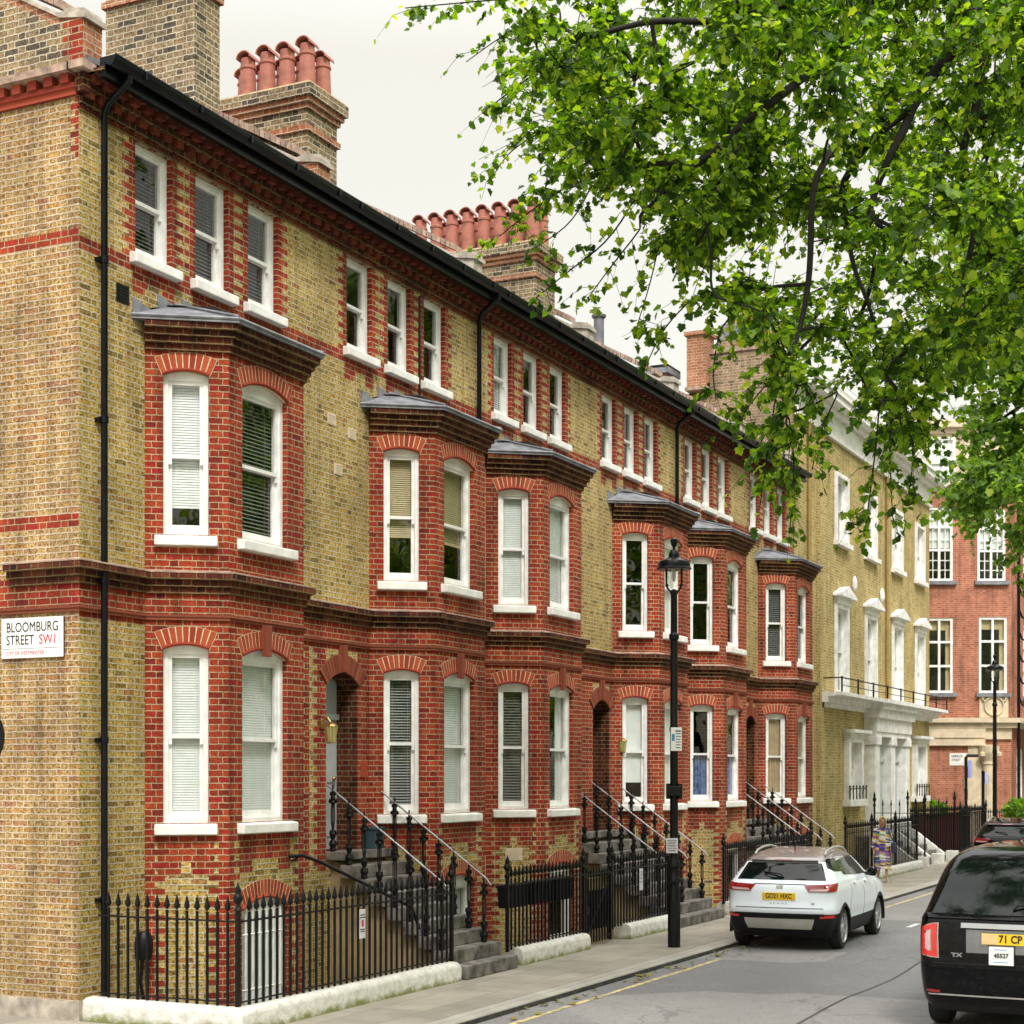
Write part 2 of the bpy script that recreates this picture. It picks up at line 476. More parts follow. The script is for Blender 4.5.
# fallen leaves along the gutter
b = MB()
for k in range(70):
    x = KX + abs(rnd.gauss(0, .22)) + .03; y = rnd.uniform(1, 14); a = rnd.uniform(0, 6.28); r = rnd.uniform(.03, .07)
    b.poly([(x + r * math.cos(a + q) * (1 if j % 2 else .55), y + r * math.sin(a + q) * (1 if j % 2 else .55), ROAD + .012 + .012 * (j % 3)) for j, q in enumerate([i * math.pi / 4 for i in range(8)])])
o = link('fallen_leaves', b.mesh('fl', island('fallen_leaf', [(0, (.12, .14, .03)), (.6, (.28, .25, .06)), (1, (.2, .12, .05))])))
tag(o, 'green and brown leaves fallen in the gutter along the kerb', 'leaves'); o['kind'] = 'stuff'


# ================================================================= WALLS, ARCHES, WINDOWS
def brick_wall(mb, o, d, L, z0, z1, holes, reds, rev=.11, base=0, red=1, holes_rev=None):
    """a wall as courses; reds(z, row) gives the red stretches; each hole gets its reveals"""
    nx, ny = d[1], -d[0]
    C = .075
    zs = {z0, z1}
    k = math.ceil(z0 / C - 1e-6)
    while k * C < z1 - 1e-6:
        if k * C > z0 + 1e-6: zs.add(round(k * C, 5))
        k += 1
    for h in holes:
        for q in (h[2], h[3]):
            if z0 < q < z1: zs.add(round(q, 5))
    zs = sorted(zs)

    def P(u, z, w=0.0):
        return (o[0] + d[0] * u - nx * w, o[1] + d[1] * u - ny * w, z)
    for za, zb in zip(zs, zs[1:]):
        if zb - za < 1e-4: continue
        zm = (za + zb) / 2; row = int(math.floor(zm / C + 1e-6))
        rr = [(max(0, a), min(L, c)) for a, c in reds(zm, row) if c > 0 and a < L]
        hh = [(h[0], h[1]) for h in holes if h[2] < zm < h[3]]
        cuts = sorted({0, L, *[q for s_ in rr + hh for q in s_ if 0 < q < L]})
        run = None
        for a, c in zip(cuts, cuts[1:]):
            m_ = (a + c) / 2
            mat = None if any(p < m_ < q for p, q in hh) else (red if any(p < m_ < q for p, q in rr) else base)
            if run and run[2] == mat: run[1] = c
            else:
                if run and run[2] is not None: mb.poly([P(run[0], za), P(run[1], za), P(run[1], zb), P(run[0], zb)], run[2])
                run = [a, c, mat]
        if run and run[2] is not None: mb.poly([P(run[0], za), P(run[1], za), P(run[1], zb), P(run[0], zb)], run[2])
    for h in holes:
        rv = h[4] if len(h) > 4 else rev
        if rv <= 0: continue
        u0, u1, a, c = h[:4]
        mm = h[5] if len(h) > 5 else red
        mb.poly([P(u0, a), P(u0, a, rv), P(u0, c, rv), P(u0, c)], mm)
        mb.poly([P(u1, a), P(u1, c), P(u1, c, rv), P(u1, a, rv)], mm)
        mb.poly([P(u0, a), P(u1, a), P(u1, a, rv), P(u0, a, rv)], mm)
        mb.poly([P(u0, c), P(u0, c, rv), P(u1, c, rv), P(u1, c)], mm)


def frame_matrix(o, d, u=0, z=0):
    """local frame on a wall: x along it, y into it, z up"""
    return Matrix(((d[0], -d[1], 0, o[0] + d[0] * u), (d[1], d[0], 0, o[1] + d[1] * u), (0, 0, 1, z), (0, 0, 0, 1)))


def add_arch(mb, o, d, uc, w, zcrown, rise, th=.215, proud=.005, depth=.11, n=None, mv=0, mm=1):
    """segmental arch of separate voussoirs on a mortar ring; the crown of the soffit is at zcrown"""
    mb.T = frame_matrix(o, d, uc)
    Rr = (w * w / 4 + rise * rise) / (2 * rise); zc = zcrown - Rr
    a0 = math.asin(min(.99, (w / 2 + .015) / Rr))
    seg = 14

    def pt(r, a): return (r * math.sin(a), zc + r * math.cos(a))
    ring = [pt(Rr, -a0 + 2 * a0 * k / seg) for k in range(seg + 1)] + [pt(Rr + th, a0 - 2 * a0 * k / seg) for k in range(seg + 1)]
    mb.prism([(x, -.004, z) for x, z in ring], (0, depth + .004, 0), mm)
    n = n or max(8, int(2 * a0 * (Rr + th / 2) / .066))
    for k in range(n):
        b0 = -a0 + 2 * a0 * (k + .09) / n; b1 = -a0 + 2 * a0 * (k + .91) / n
        q = [pt(Rr + .001, b0), pt(Rr + .001, b1), pt(Rr + th - .004, b1), pt(Rr + th - .004, b0)]
        mb.prism([(x, -proud, z) for x, z in q], (0, depth * .9 + proud, 0), mv)
    mb.T = None


def offset_path(path, p):
    out = []
    n = len(path)
    for i, (x, y) in enumerate(path):
        ns = []
        for a, c in ((i - 1, i), (i, i + 1)):
            if a < 0 or c >= n: continue
            dx, dy = path[c][0] - path[a][0], path[c][1] - path[a][1]
            l = math.hypot(dx, dy); ns.append((dy / l, -dx / l))
        if len(ns) == 1: nx, ny = ns[0]; k = 1
        else:
            nx, ny = ns[0][0] + ns[1][0], ns[0][1] + ns[1][1]
            l = math.hypot(nx, ny); nx, ny = nx / l, ny / l
            k = 1 / max(.3, nx * ns[0][0] + ny * ns[0][1])
        out.append((x + nx * p * k, y + ny * p * k))
    return out


def course(mb, path, z0, z1, p, m=0, inner=-.01, slope=0.0):
    a = offset_path(path, inner); c = offset_path(path, p)
    for i in range(len(path) - 1):
        a0, a1, c0, c1 = a[i], a[i + 1], c[i], c[i + 1]
        mb.poly([(*c0, z0), (*c1, z0), (*c1, z1), (*c0, z1)], m)
        mb.poly([(*c0, z1), (*c1, z1), (*a1, z1 + slope), (*a0, z1 + slope)], m)
        mb.poly([(*a0, z0), (*a1, z0), (*c1, z0), (*c0, z0)], m)
    for i in (0, len(path) - 1):
        mb.poly([(*a[i], z0), (*c[i], z0), (*c[i], z1), (*a[i], z1 + slope)], m)


WM = {}


def blind_mesh(kind, w, h, z0):
    key = ('blind', kind, round(w, 3), round(h, 3))
    if key in WM: return WM[key]
    b = MB(); y = .192
    kinds = {'white': ('blind_white', 1, .008, .030), 'grey': ('blind_grey', 1, .018, .040), 'dark': ('blind_dark', 1, .018, .046),
             'beige': ('blind_beige', .64, .014, .03), 'halfgrey': ('blind_grey', .55, .02, .03), 'whitehalf': ('blind_white', .82, .008, .03),
             'tilt': ('blind_white', 1, .016, .034)}
    if kind in kinds:
        mt, frac, dy, pitch = kinds[kind]
        zt = z0 + h - .03; zb = zt - (h - .03) * frac
        b.box(-w / 2, y - .02, zt, w / 2, y + .02, zt + .03)
        z = zt
        while z > zb:
            b.poly([(-w / 2, y - dy / 2, z - pitch * (.93 if dy < .017 else .38)), (w / 2, y - dy / 2, z - pitch * (.93 if dy < .017 else .38)), (w / 2, y + dy / 2, z), (-w / 2, y + dy / 2, z)])
            z -= pitch
        b.box(-w / 2, y - .012, zb - .025, w / 2, y + .012, zb)
        for s in (-.3, .3): b.box(s * w - .003, y - .016, zb, s * w + .003, y - .013, zt)
    elif kind in ('roller', 'rollerhalf'):
        mt = 'blind_white'; zb = z0 + (h * .2 if kind == 'rollerhalf' else 0)
        b.box(-w / 2, y - .003, zb, w / 2, y + .003, z0 + h); b.box(-w / 2, y - .012, zb - .02, w / 2, y + .012, zb)
    else:
        mt = {'bluecurtain': 'curtain_blue', 'tancurtain': 'curtain_tan', 'voile': 'blind_white', 'net': 'blind_white'}[kind]
        zt = z0 + h * (.5 if kind == 'bluecurtain' else 1.0)
        spans = [(-w / 2, w / 2)] if kind != 'voile' else [(-w / 2, -w * .22), (w * .2, w / 2)]
        for a, c in spans:
            n = int((c - a) / .012)
            for k in range(n):
                xa, xb = a + (c - a) * k / n, a + (c - a) * (k + 1) / n
                ya, yb = y + .018 * math.sin(xa * 95), y + .018 * math.sin(xb * 95)
                b.poly([(xa, ya, z0), (xb, yb, z0), (xb, yb, zt), (xa, ya, zt)])
        b.tube([(-w / 2, y, zt), (w / 2, y, zt)], .006, 6)
    WM[key] = b.mesh('blind_' + kind, MT[mt])
    return WM[key]


def window_meshes(w, h, rise):
    key = (round(w, 3), round(h, 3), rise)
    if key in WM: return WM[key]
    f = .058; hs = h - rise
    b = MB()
    b.box(-w / 2 + .001, .07, 0, -w / 2 + f, .19, hs); b.box(w / 2 - f, .07, 0, w / 2 - .001, .19, hs)
    b.box(-w / 2 + f, .072, 0, w / 2 - f, .19, .045)
    if rise > 0:
        Rr = (w * w / 4 + rise * rise) / (2 * rise); a0 = math.asin(w / 2 / Rr)
        pts = [(Rr * math.sin(-a0 + 2 * a0 * k / 10), .09, h - Rr + Rr * math.cos(-a0 + 2 * a0 * k / 10)) for k in range(11)]
        b.prism([(-w / 2 + f, .072, hs - .05), (w / 2 - f, .072, hs - .05), (w / 2 - .001, .072, hs)] + [(x, .072, z - .002) for x, _, z in pts[::-1]][1:-1] + [(-w / 2 + .001, .072, hs)], (0, .118, 0))
    else:
        b.box(-w / 2 + f, .072, hs - .05, w / 2 - f, .19, hs)
    fr = b.mesh('window_frame', MT['white'])
    top = hs - .05; mid = .045 + (top - .045) * .50; iw = w / 2 - f
    sash = []
    pane = MB()
    for (za, zb, y0, br) in ((mid - .02, top, .095, .042), (.045, mid + .02, .138, .085)):
        s = MB(); st = .042; y1 = y0 + .04
        s.box(-iw, y0, za, -iw + st, y1, zb); s.box(iw - st, y0, za, iw, y1, zb)
        s.box(-iw + st, y0 + .001, za, iw - st, y1, za + br); s.box(-iw + st, y0 + .001, zb - .042, iw - st, y1, zb)
        if y0 < .12:
            for sx in (-1, 1): s.box(sx * (iw - .021) - .019, y0 + .002, za - .07, sx * (iw - .021) + .019, y1 - .004, za)
        sash.append(s.mesh('sash', MT['white']))
        pane.poly([(-iw + st, y0 + .02, za + br), (iw - st, y0 + .02, za + br), (iw - st, y0 + .02, zb - .042), (-iw + st, y0 + .02, zb - .042)])
    pn = pane.mesh('pane', MT['glass'])
    si = MB(); sw = w / 2 + .10
    si.prism([(-sw, -.10, -.135), (-sw, .13, -.135), (-sw, .13, .004), (-sw, .09, .004), (-sw, -.10, -.022)], (2 * sw, 0, 0))
    sl = si.mesh('sill', MT['whitestone'], bevel=.012)
    WM[key] = (fr, sash, pn, sl, iw - .01, top - .05, .05)
    return WM[key]


def add_window(parent, o, d, uc, z, w, h, rise, blind=None, sill=True, name='window'):
    fr, sash, pn, sl, iw, bh, bz = window_meshes(w, h, rise)
    M_ = frame_matrix(o, d, uc, z)
    f = link(name, fr, parent); f.matrix_local = M_
    link('sash', sash[0], f); link('sash', sash[1], f); link('pane', pn, f)
    if sill: link('sill', sl, f)
    if blind: link('curtain' if ('curtain' in blind or blind == 'voile') else 'blind', blind_mesh(blind, iw * 2, bh, bz), f)
    return f
# ================================================================= THE TERRACE
PITCH = 4.55
GZ = 10.2            # eaves
BD, BC, BF = .75, .57, 1.57       # bay depth, splay along the wall, front length
CANT = math.hypot(BD, BC)
cd = (BD / CANT, BC / CANT)       # near splay direction
TOPW = (.95, 2.07, 3.15)

H_LABEL = [
    'corner yellow brick house carrying the street nameplate on its gable, broad chimney above',
    'red and yellow brick house with a pale grey front door, second from the nameplate corner',
    'third brick terrace house from the nameplate corner, right neighbour of the pale grey door house',
    'brick terrace house whose bay stands directly behind the near lamp post head',
    'brick terrace house with a blue curtain in its ground floor bay window',
    'last brick house of the terrace, tan curtains in its bay, against the ochre building',
]
BAY0 = (1.12, 1.55, .66, 1.45, .72, 1.55)
# blinds: first floor near, first floor front, ground near, ground front, three at the top
BL = [('whitehalf', 'dark', 'white', 'white', 'dark', 'dark', 'dark'),
      ('beige', 'beige', 'grey', 'tilt', None, None, None),
      ('white', 'white', 'dark', 'voile', 'tilt', None, None),
      (None, 'roller', 'rollerhalf', 'roller', None, 'halfgrey', None),
      (None, None, 'bluecurtain', 'bluecurtain', None, None, 'white'),
      ('dark', None, 'tancurtain', 'tancurtain', 'white', None, None)]


def pot(b, x, y, z, h=.72, r=.125, cowl=True, lean=0.0):
    pr = [(r * .98, 0), (r * 1.02, .03), (r * .95, h * .3), (r * .86, h * .72), (r * .98, h * .73), (r * .98, h * .77), (r * .84, h * .79), (r * .84, h * .95), (r * .72, h * .95), (r * .7, h * .6), (0, h * .6)]
    b.lathe(pr, 14, (x, y, z))
    if cowl:   # half-round hood
        n = 8
        for k in range(n):
            a0, a1 = math.pi * k / n, math.pi * (k + 1) / n
            for s_ in (1,):
                p = [(x + r * .98 * math.cos(a0), y + r * 1.0, z + h * .90 + r * .85 * math.sin(a0)), (x + r * .98 * math.cos(a1), y + r * 1.0, z + h * .90 + r * .85 * math.sin(a1)),
                     (x + r * .98 * math.cos(a1), y - r * 1.02, z + h * .93 + r * .85 * math.sin(a1)), (x + r * .98 * math.cos(a0), y - r * 1.02, z + h * .93 + r * .85 * math.sin(a0))]
                b.poly(p)
                q = [(x + (px_ - x) * .86, py_, z + h * .93 + (pz_ - z - h * .93) * .86) for px_, py_, pz_ in p]
                b.poly(q[::-1])
                b.poly([p[0], q[0], q[1], p[1]]); b.poly([p[3], p[2], q[2], q[3]])


def chimney(parent, x0, x1, y0, y1, z0, ztop, pots, caps=True):
    """stack with oversailing caps; pots are separate children"""
    b = MB()
    L = x1 - x0; W = y1 - y0
    Y0 = parent.location.y
    y0 -= Y0; y1 -= Y0

    def ring(za, zb, e, m):
        b.box(x0 - e, y0 - e, za, x1 + e, y1 + e, zb, m)
    ring(z0, ztop - .60, 0, 0)
    ring(ztop - .60, ztop - .525, .04, 1)
    ring(ztop - .525, ztop - .30, .002, 0)
    ring(ztop - .30, ztop - .225, .04, 1)
    ring(ztop - .225, ztop - .15, .08, 1)
    ring(ztop - .15, ztop, .12, 0)
    b.prism([(x0 - .1, y0 - .1, ztop), (x1 + .1, y0 - .1, ztop), (x1 + .1, y1 + .1, ztop), (x0 - .1, y1 + .1, ztop)], (0, 0, .03), 2)
    c = link('chimney', b.mesh('chimney', [MT['dullbrick'], MT['orange'], MT['mortar']]), parent)
    for (px_, py_, h, r) in pots:
        q = MB(); pot(q, 0, 0, 0, h, r)
        link('chimney_pot', q.mesh('pot', MT['terracotta'], smooth=40), c, (px_, py_ - Y0, ztop + .02))
    return c


def roof_z(x):
    return 10.30 + (.3 - x) * .545


def drainpipe(parent, y, ztop, zbot, x=.075):
    b = MB()
    b.tube([(.42, y, ztop + .1), (.42, y, ztop - .02), (x + .05, y, ztop - .22), (x, y, ztop - .34), (x, y, zbot)], .038, 10)
    for z in np.arange(zbot + .6, ztop - .6, 1.75):
        b.lathe([(.05, 0), (.05, .07)], 10, (x, y, z)); b.box(.0, y - .075, z + .01, x, y + .075, z + .055)
    link('drainpipe', b.mesh('drainpipe', MT['gloss_black'], smooth=40), parent)


def lantern(parent, y, z, x=.02):
    b = MB()
    b.box(-.005, y - .045, z + .02, .03, y + .045, z + .16)
    b.tube([(.02, y, z + .12), (.11, y, z + .17), (.16, y, z + .10)], .012, 6)
    b.lathe([(.0, .12), (.05, .09), (.085, .06), (.09, .05)], 8, (.16, y, z))
    for k in range(4):
        a = math.pi / 4 + k * math.pi / 2
        b.tube([(.16 + .088 * math.cos(a), y + .088 * math.sin(a), z + .05), (.16 + .058 * math.cos(a), y + .058 * math.sin(a), z - .16)], .006, 5)
    b.lathe([(.06, -.18), (.06, -.16)], 8, (.16, y, z))
    o = link('wall_lantern', b.mesh('lantern', MT['brass'], smooth=30), parent)
    g = MB(); g.lathe([(.053, -.155), (.083, .045)], 8, (.16, y, z))
    link('lantern_glass', g.mesh('lantern_glass', MT['yellowlens'], smooth=40), o)


def build_house(i):
    y0 = i * PITCH; L = PITCH
    has_door = i % 2 == 1
    H = thing('terraced_house', H_LABEL[i], 'house', (0, y0, 0), 0, 'brick terraced houses of one row')
    b0 = BAY0[i]; b1 = b0 + BC; b2 = b1 + BF; b3 = b2 + BC
    d0, d1 = (.42, 1.23) if i == 1 else (.52, 1.30)
    DR = .41 if i == 1 else 1.3
    yel = MT['yellow']
    # ---------------- front wall and bay in courses
    w = MB()
    holes = [(u, u + .66, 8.55, 9.825, .22) for u in TOPW] + [(b0 + .12, b3 - .12, 1.95, 4.2, 0), (b0 + .12, b3 - .12, 5.1, 7.35, 0)]
    if has_door: holes.append((d0, d1, 1.62, 4.05, DR, 6))  # recess shade put into the darker brick of the reveals

    def reds(z, row):
        t = .225 if row % 2 else .1125
        if z > 9.825 or 4.35 < z < 4.95 or 8.325 < z < 8.475: return [(0, L)]
        if z > 8.475:
            return [q for u in TOPW for q in ((u - t, u + .02), (u + .64, u + .66 + t))]
        if z > 8.1:
            r = row % 3
            return [q for u in TOPW for q in ([(u - .06, u + .72)] if z > 8.25 else [(u - .06, u + .17 + .05 * r), (u + .49, u + .72)])]
        if 1.35 < z < 4.35:
            if has_door:
                left = 0 if i > 1 else d0 - .11 - t
                return [(left, d0), (d1, b0 + .1)]
            if i > 0: return [(0, L)]
            return [(L - .05 - t * .5, L)]
        if z < 1.35 and has_door and i > 1: return [(d1, b0)]
        return []
    brick_wall(w, (0, 0), (0, 1), L, -1.2, GZ + .1, holes, reds)

    def bay_reds(ln, edges):
        def f(z, row):
            if z > 1.875: return [(0, ln)]
            t = .225 if row % 2 else .1125
            out = [(0, t), (ln - t, ln)]
            if z > 1.62 and edges: out.append((edges[0] - .06, edges[1] + .06))
            elif z > 1.5 and edges: out += [(edges[0] - .06, edges[0] + .2), (edges[1] - .2, edges[1] + .06)]
            if edges and ln > 1 and z < 1.27: out += [(edges[0] - t, edges[0]), (edges[1], edges[1] + t)]
            return out
        return f
    cw0, cw1 = .205, .715
    fw0, fw1 = .27, 1.21
    ztop = 7.65
    brick_wall(w, (0, b0), cd, CANT, -1.2, ztop, [(cw0, cw1, 2.1, 4.14), (cw0, cw1, 5.4, 7.275)], bay_reds(CANT, (cw0, cw1)))
    brick_wall(w, (BD, b1), (0, 1), BF, -1.2, ztop, [(fw0, fw1, 2.1, 4.14), (fw0, fw1, 5.4, 7.275), (fw0, fw1, -1.125, 1.2)], bay_reds(BF, (fw0, fw1)))
    brick_wall(w, (BD, b2), (-cd[0], cd[1]), CANT, -1.2, ztop, [], bay_reds(CANT, None))
    if i == 5: brick_wall(w, (0, L), (-1, 0), 9, -1.2, GZ, [], lambda z, r: [])
    if i == 0:
        def gred(z, row):
            t = .1125 if row % 2 else .05
            if 4.42 < z < 4.8 or 5.3 < z < 5.45 or 8.40 < z < 8.55: return [(0, 9)]
            if z > 9.3: return [(9 - t, 9)]
            return []
        brick_wall(w, (-9, 0), (1, 0), 9, 0.2, 10.28, [], gred, base=2)
        w.box(-9, -.03, -1.2, .03, .1, .205, 4)
        # gable head above the eaves, following the slope, red quoin at the corner
        brick_wall(w, (-.42, -.001), (1, 0), .47, 10.28, 10.82, [], lambda z, row: [(.30 - (.1 if row % 2 else 0), .47)], base=3)
        w.poly([(-8.6, -.001, 10.28), (-.42, -.001, 10.28), (-.42, -.001, 10.86), (-4.5, -.001, 13.1)], 3)
    # inside: back wall, floors
    w.poly([(-9, 0, -1.2), (-9, L, -1.2), (-9, L, GZ), (-9, 0, GZ)], 3)
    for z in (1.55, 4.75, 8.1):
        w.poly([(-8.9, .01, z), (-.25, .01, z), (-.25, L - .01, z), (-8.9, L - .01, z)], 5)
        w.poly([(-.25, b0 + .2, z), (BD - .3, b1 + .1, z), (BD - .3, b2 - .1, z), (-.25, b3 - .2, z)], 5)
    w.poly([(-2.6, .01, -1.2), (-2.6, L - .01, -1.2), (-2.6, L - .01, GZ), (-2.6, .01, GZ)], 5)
    link('brick_wall', w.mesh('wall', [yel, MT['red'], MT['gable'], MT['dullbrick'], MT['stonecop'], MT['room'], MT['soot_shade']]), H)

    # ---------------- arches, keystones
    for (o, d, u0, u1, zc, rise) in [((0, b0), cd, cw0, cw1, 4.14, .05), ((0, b0), cd, cw0, cw1, 7.275, .05),
                                     ((BD, b1), (0, 1), fw0, fw1, 4.14, .10), ((BD, b1), (0, 1), fw0, fw1, 7.275, .10),
                                     ((BD, b1), (0, 1), fw0, fw1, 1.2, .13)]:
        a = MB()
        add_arch(a, o, d, (u0 + u1) / 2, u1 - u0, zc, rise)
        # thin moulded ring under the voussoirs
        a.T = frame_matrix(o, d, (u0 + u1) / 2)
        ww = u1 - u0; Rr = (ww * ww / 4 + rise * rise) / (2 * rise); zz = zc - Rr; aa = math.asin(ww / 2 / Rr)
        a.tube([(Rr * math.sin(-aa + 2 * aa * k / 10), -.006, zz + (Rr + .012) * math.cos(-aa + 2 * aa * k / 10)) for k in range(11)], .022, 6, 0)
        a.T = None
        link('window_arch', a.mesh('arch', [MT['vous'], MT['mortar']]), H)
    if has_door:
        a = MB(); add_arch(a, (0, 0), (0, 1), (d0 + d1) / 2, d1 - d0, 4.05, .16, th=.25, proud=.03, depth=.3)
        link('door_arch', a.mesh('darch', [MT['dullvous'], MT['soot_shade']]), H)
    for (o, d, uc) in [((BD, b1), (0, 1), (fw0 + fw1) / 2)] + ([((0, 0), (0, 1), (d0 + d1) / 2)] if has_door else []):
        a = MB(); a.T = frame_matrix(o, d, uc)
        for k, (ww, pr) in enumerate(((.20, .035), (.10, .065))):
            a.prism([(-ww * .4, -pr, 4.06), (ww * .4, -pr, 4.06), (ww * .5, -pr, 4.43), (-ww * .5, -pr, 4.43)], (0, pr - .002, 0), 0)
        a.T = None
        link('keystone', a.mesh('keystone', [MT['dullvous'], MT['mortar'], MT['red']]), H)

    # ---------------- string courses following wall and bay
    s = MB()
    path = [(0, 0), (0, b0), (BD, b1), (BD, b2), (0, b3), (0, L)]
    if i == 0: path = [(-.95, 0)] + path
    course(s, path, 4.72, 4.80, .035); course(s, path, 4.80, 4.88, .075); course(s, path, 4.88, 4.95, .135, 0)
    course(s, path, 4.95, 4.965, .14, 1, slope=.035)
    link('string_course', s.mesh('belt', [MT['soot_shade'], MT['coping']]), H)
    s = MB()
    p2 = ([(-9, 0)] + path[1:]) if i == 0 else path
    course(s, p2, 4.42, 4.455, .03, 2); course(s, p2, 4.455, 4.48, .045, 2)
    link('moulded_band', s.mesh('band', [MT['soot_shade'], MT['coping'], MT['dullvous']]), H)
    s = MB()
    bp = [(0, b0), (BD, b1), (BD, b2), (0, b3)]
    bp = [(-.0, b0 - .0)] + bp[1:-1] + [(-.0, b3)]
    for k in range(4): course(s, bp, 7.5 + k * .075, 7.575 + k * .075, (.04, .085, .13, .185)[k])
    link('bay_cornice', s.mesh('strings', [MT['soot_shade'], MT['coping'], MT['vous']]), H)

    # ---------------- bay roof in lead
    r = MB()
    op = offset_path(bp, .225); zr = 7.80
    op[0] = (0, b0 - .24); op[-1] = (0, b3 + .24)
    inner = [(0, b0 - .2), (0.0, b0 + .55), (0.0, b3 - .55), (0, b3 + .2)]
    zi = [7.9, 8.14, 8.14, 7.9]
    for k in range(3):
        r.poly([(*op[k], zr), (*op[k + 1], zr), (*op[k + 1], zr + .05), (*op[k], zr + .05)])
        r.poly([(*op[k], zr + .05), (*op[k + 1], zr + .05), (*inner[k + 1], zi[k + 1]), (*inner[k], zi[k])])
        r.poly([(*op[k], zr), (0, op[k][1], zr), (0, op[k + 1][1], zr), (*op[k + 1], zr)])
        r.tube([(*op[k], zr + .045), (*op[k + 1], zr + .045)], .02, 6)
    for k in (1, 2): r.tube([(*op[k], zr + .07), (*inner[k], zi[k] + .01)], .022, 6)
    n = 7
    for k in range(n):     # stepped flashing
        ya, yb = b0 - .22 + (b3 - b0 + .44) * k / n, b0 - .22 + (b3 - b0 + .44) * (k + 1) / n
        zc = 7.86 + .3 * min(1, min(k + .6, n - k - .4) / 2)
        r.prism([(.004, ya, zc - .16), (.004, yb, zc - .16), (.004, yb, zc + (.0 if k < 4 else .07)), (.004, ya, zc + (.09 if k < 4 else .0))], (.01, 0, 0))
    link('bay_roof', r.mesh('bay_roof', MT['lead']), H)

    # ---------------- eaves cornice, gutter, roof
    c = MB()
    ep = [(0, 0), (0, L)]
    course(c, ep, 9.9, 9.975, .04); course(c, ep, 10.05, 10.125, .10); course(c, ep, 9.83, 9.86, .02, 0)
    k = 0
    while k * .225 < L - .1:
        ya = k * .225 + .05
        c.box(-.01, ya, 9.975, .085, ya + .115, 10.05, 1)
        c.box(-.01, ya, 10.125, .17, ya + .115, 10.2, 1)
        k += 1
    c.box(-.05, 0, 10.2, .34, L, 10.235, 0)
    if i == 0:
        gp = [(-9, 0), (0.0, 0)]
        course(c, gp, 9.98, 10.05, .04, 2); course(c, gp, 10.05, 10.10, .07, 2); course(c, gp, 10.2, 10.28, .17, 3)
        for k in range(40):
            c.box(-.06 - k * .225 - .115, -.10, 10.10, -.06 - k * .225, .01, 10.2, 2)
        c.box(-.02, -.17, 10.2, .2, .05, 10.285, 3)
        c.box(0, -.06, 10.0, .12, .05, 10.2, 0)
    link('eaves_cornice', c.mesh('cornice', [MT['soot_shade'], MT['dentil'], MT['reddentil'], MT['coping']]), H)
    g = MB()
    g.box(.27, .02 if i == 0 else 0, 10.13, .345, L, 10.34)
    ga = [(.345 + .075 + .078 * math.cos(math.pi + math.pi * k / 8), 10.33 + .10 * math.sin(math.pi + math.pi * k / 8)) for k in range(9)]
    for (x0_, z0_), (x1_, z1_) in zip(ga, ga[1:]):
        g.poly([(x0_, 0, z0_), (x1_, 0, z1_), (x1_, L, z1_), (x0_, L, z0_)])
    g.poly([(x_, L, z_) for x_, z_ in ga] ); g.poly([(x_, 0, z_) for x_, z_ in ga][::-1])
    g.box(.492, 0, 10.325, .502, L, 10.343)
    for yy in np.arange(.5, L, 1.0): g.box(.33, yy, 10.25, .51, yy + .03, 10.33)
    link('gutter', g.mesh('gutter', MT['gloss_black'], smooth=35), H)
    rf = MB()
    ya = 0 if i else .05
    rf.prism([(.3, ya, 10.30), (-4.5, ya, roof_z(-4.5)), (-9.2, ya, 10.3), (-9.2, ya, 10.24), (-4.5, ya, roof_z(-4.5) - .08), (.3, ya, 10.24)], (0, L - ya, 0))
    link('roof', rf.mesh('roof', MT['slate']), H)

    # ---------------- party wall rising through the roof
    def parapet(yy, th):
        p = MB()
        pr = [(.06, yy, 10.24), (.06, yy, 10.80), (-.25, yy, 10.86), (-4.5, yy, roof_z(-4.5) + .30), (-4.5, yy, 10.24)]
        p.prism(pr, (0, th, 0), 0)
        cp = [(.10, yy - .03, 10.80), (.10, yy - .03, 10.86), (-.27, yy - .03, 10.92), (-4.5, yy - .03, roof_z(-4.5) + .37), (-4.5, yy - .03, roof_z(-4.5) + .30), (-.25, yy - .03, 10.86)]
        p.prism(cp, (0, th + .06, 0), 1)
        p.prism([(.07, yy, 10.86), (.06, yy, 10.92), (-.16, yy, 10.96), (-.28, yy, 10.925)], (0, th, 0), 1)
        k = 0
        while k < 46:
            x = -.3 - k * .085
            if x < -4.4: break
            zz = roof_z(x) + .38 + .02
            p.prism([(x, yy + .02, zz - .02), (x, yy + .02, zz + .075), (x - .07, yy + .02, zz + .113), (x - .07, yy + .02, zz + .018)], (0, th - .04, 0), 2)
            k += 1
        link('party_wall_parapet', p.mesh('parapet', [MT['orange'] if i == 0 else MT['stonecop'], MT['stonecop'], MT['coping']]), H)
    if i == 0: parapet(.012, .3)
    parapet(L + .12 if i < 5 else L - .34, .3)

    # ---------------- windows
    bl = BL[i]
    add_window(H, (0, b0), cd, (cw0 + cw1) / 2, 5.4, cw1 - cw0, 1.875, .05, bl[0])
    add_window(H, (BD, b1), (0, 1), (fw0 + fw1) / 2, 5.4, fw1 - fw0, 1.875, .10, bl[1])
    add_window(H, (0, b0), cd, (cw0 + cw1) / 2, 2.1, cw1 - cw0, 2.04, .05, bl[2])
    add_window(H, (BD, b1), (0, 1), (fw0 + fw1) / 2, 2.1, fw1 - fw0, 2.04, .10, bl[3])
    for k, u in enumerate(TOPW):
        add_window(H, (0, 0), (0, 1), u + .33, 8.55, .66, 1.275, 0, bl[4 + k])
    add_window(H, (BD, b1), (0, 1), (fw0 + fw1) / 2, -1.125, fw1 - fw0, 2.325, .13, 'white' if i in (0, 1) else None, sill=False)

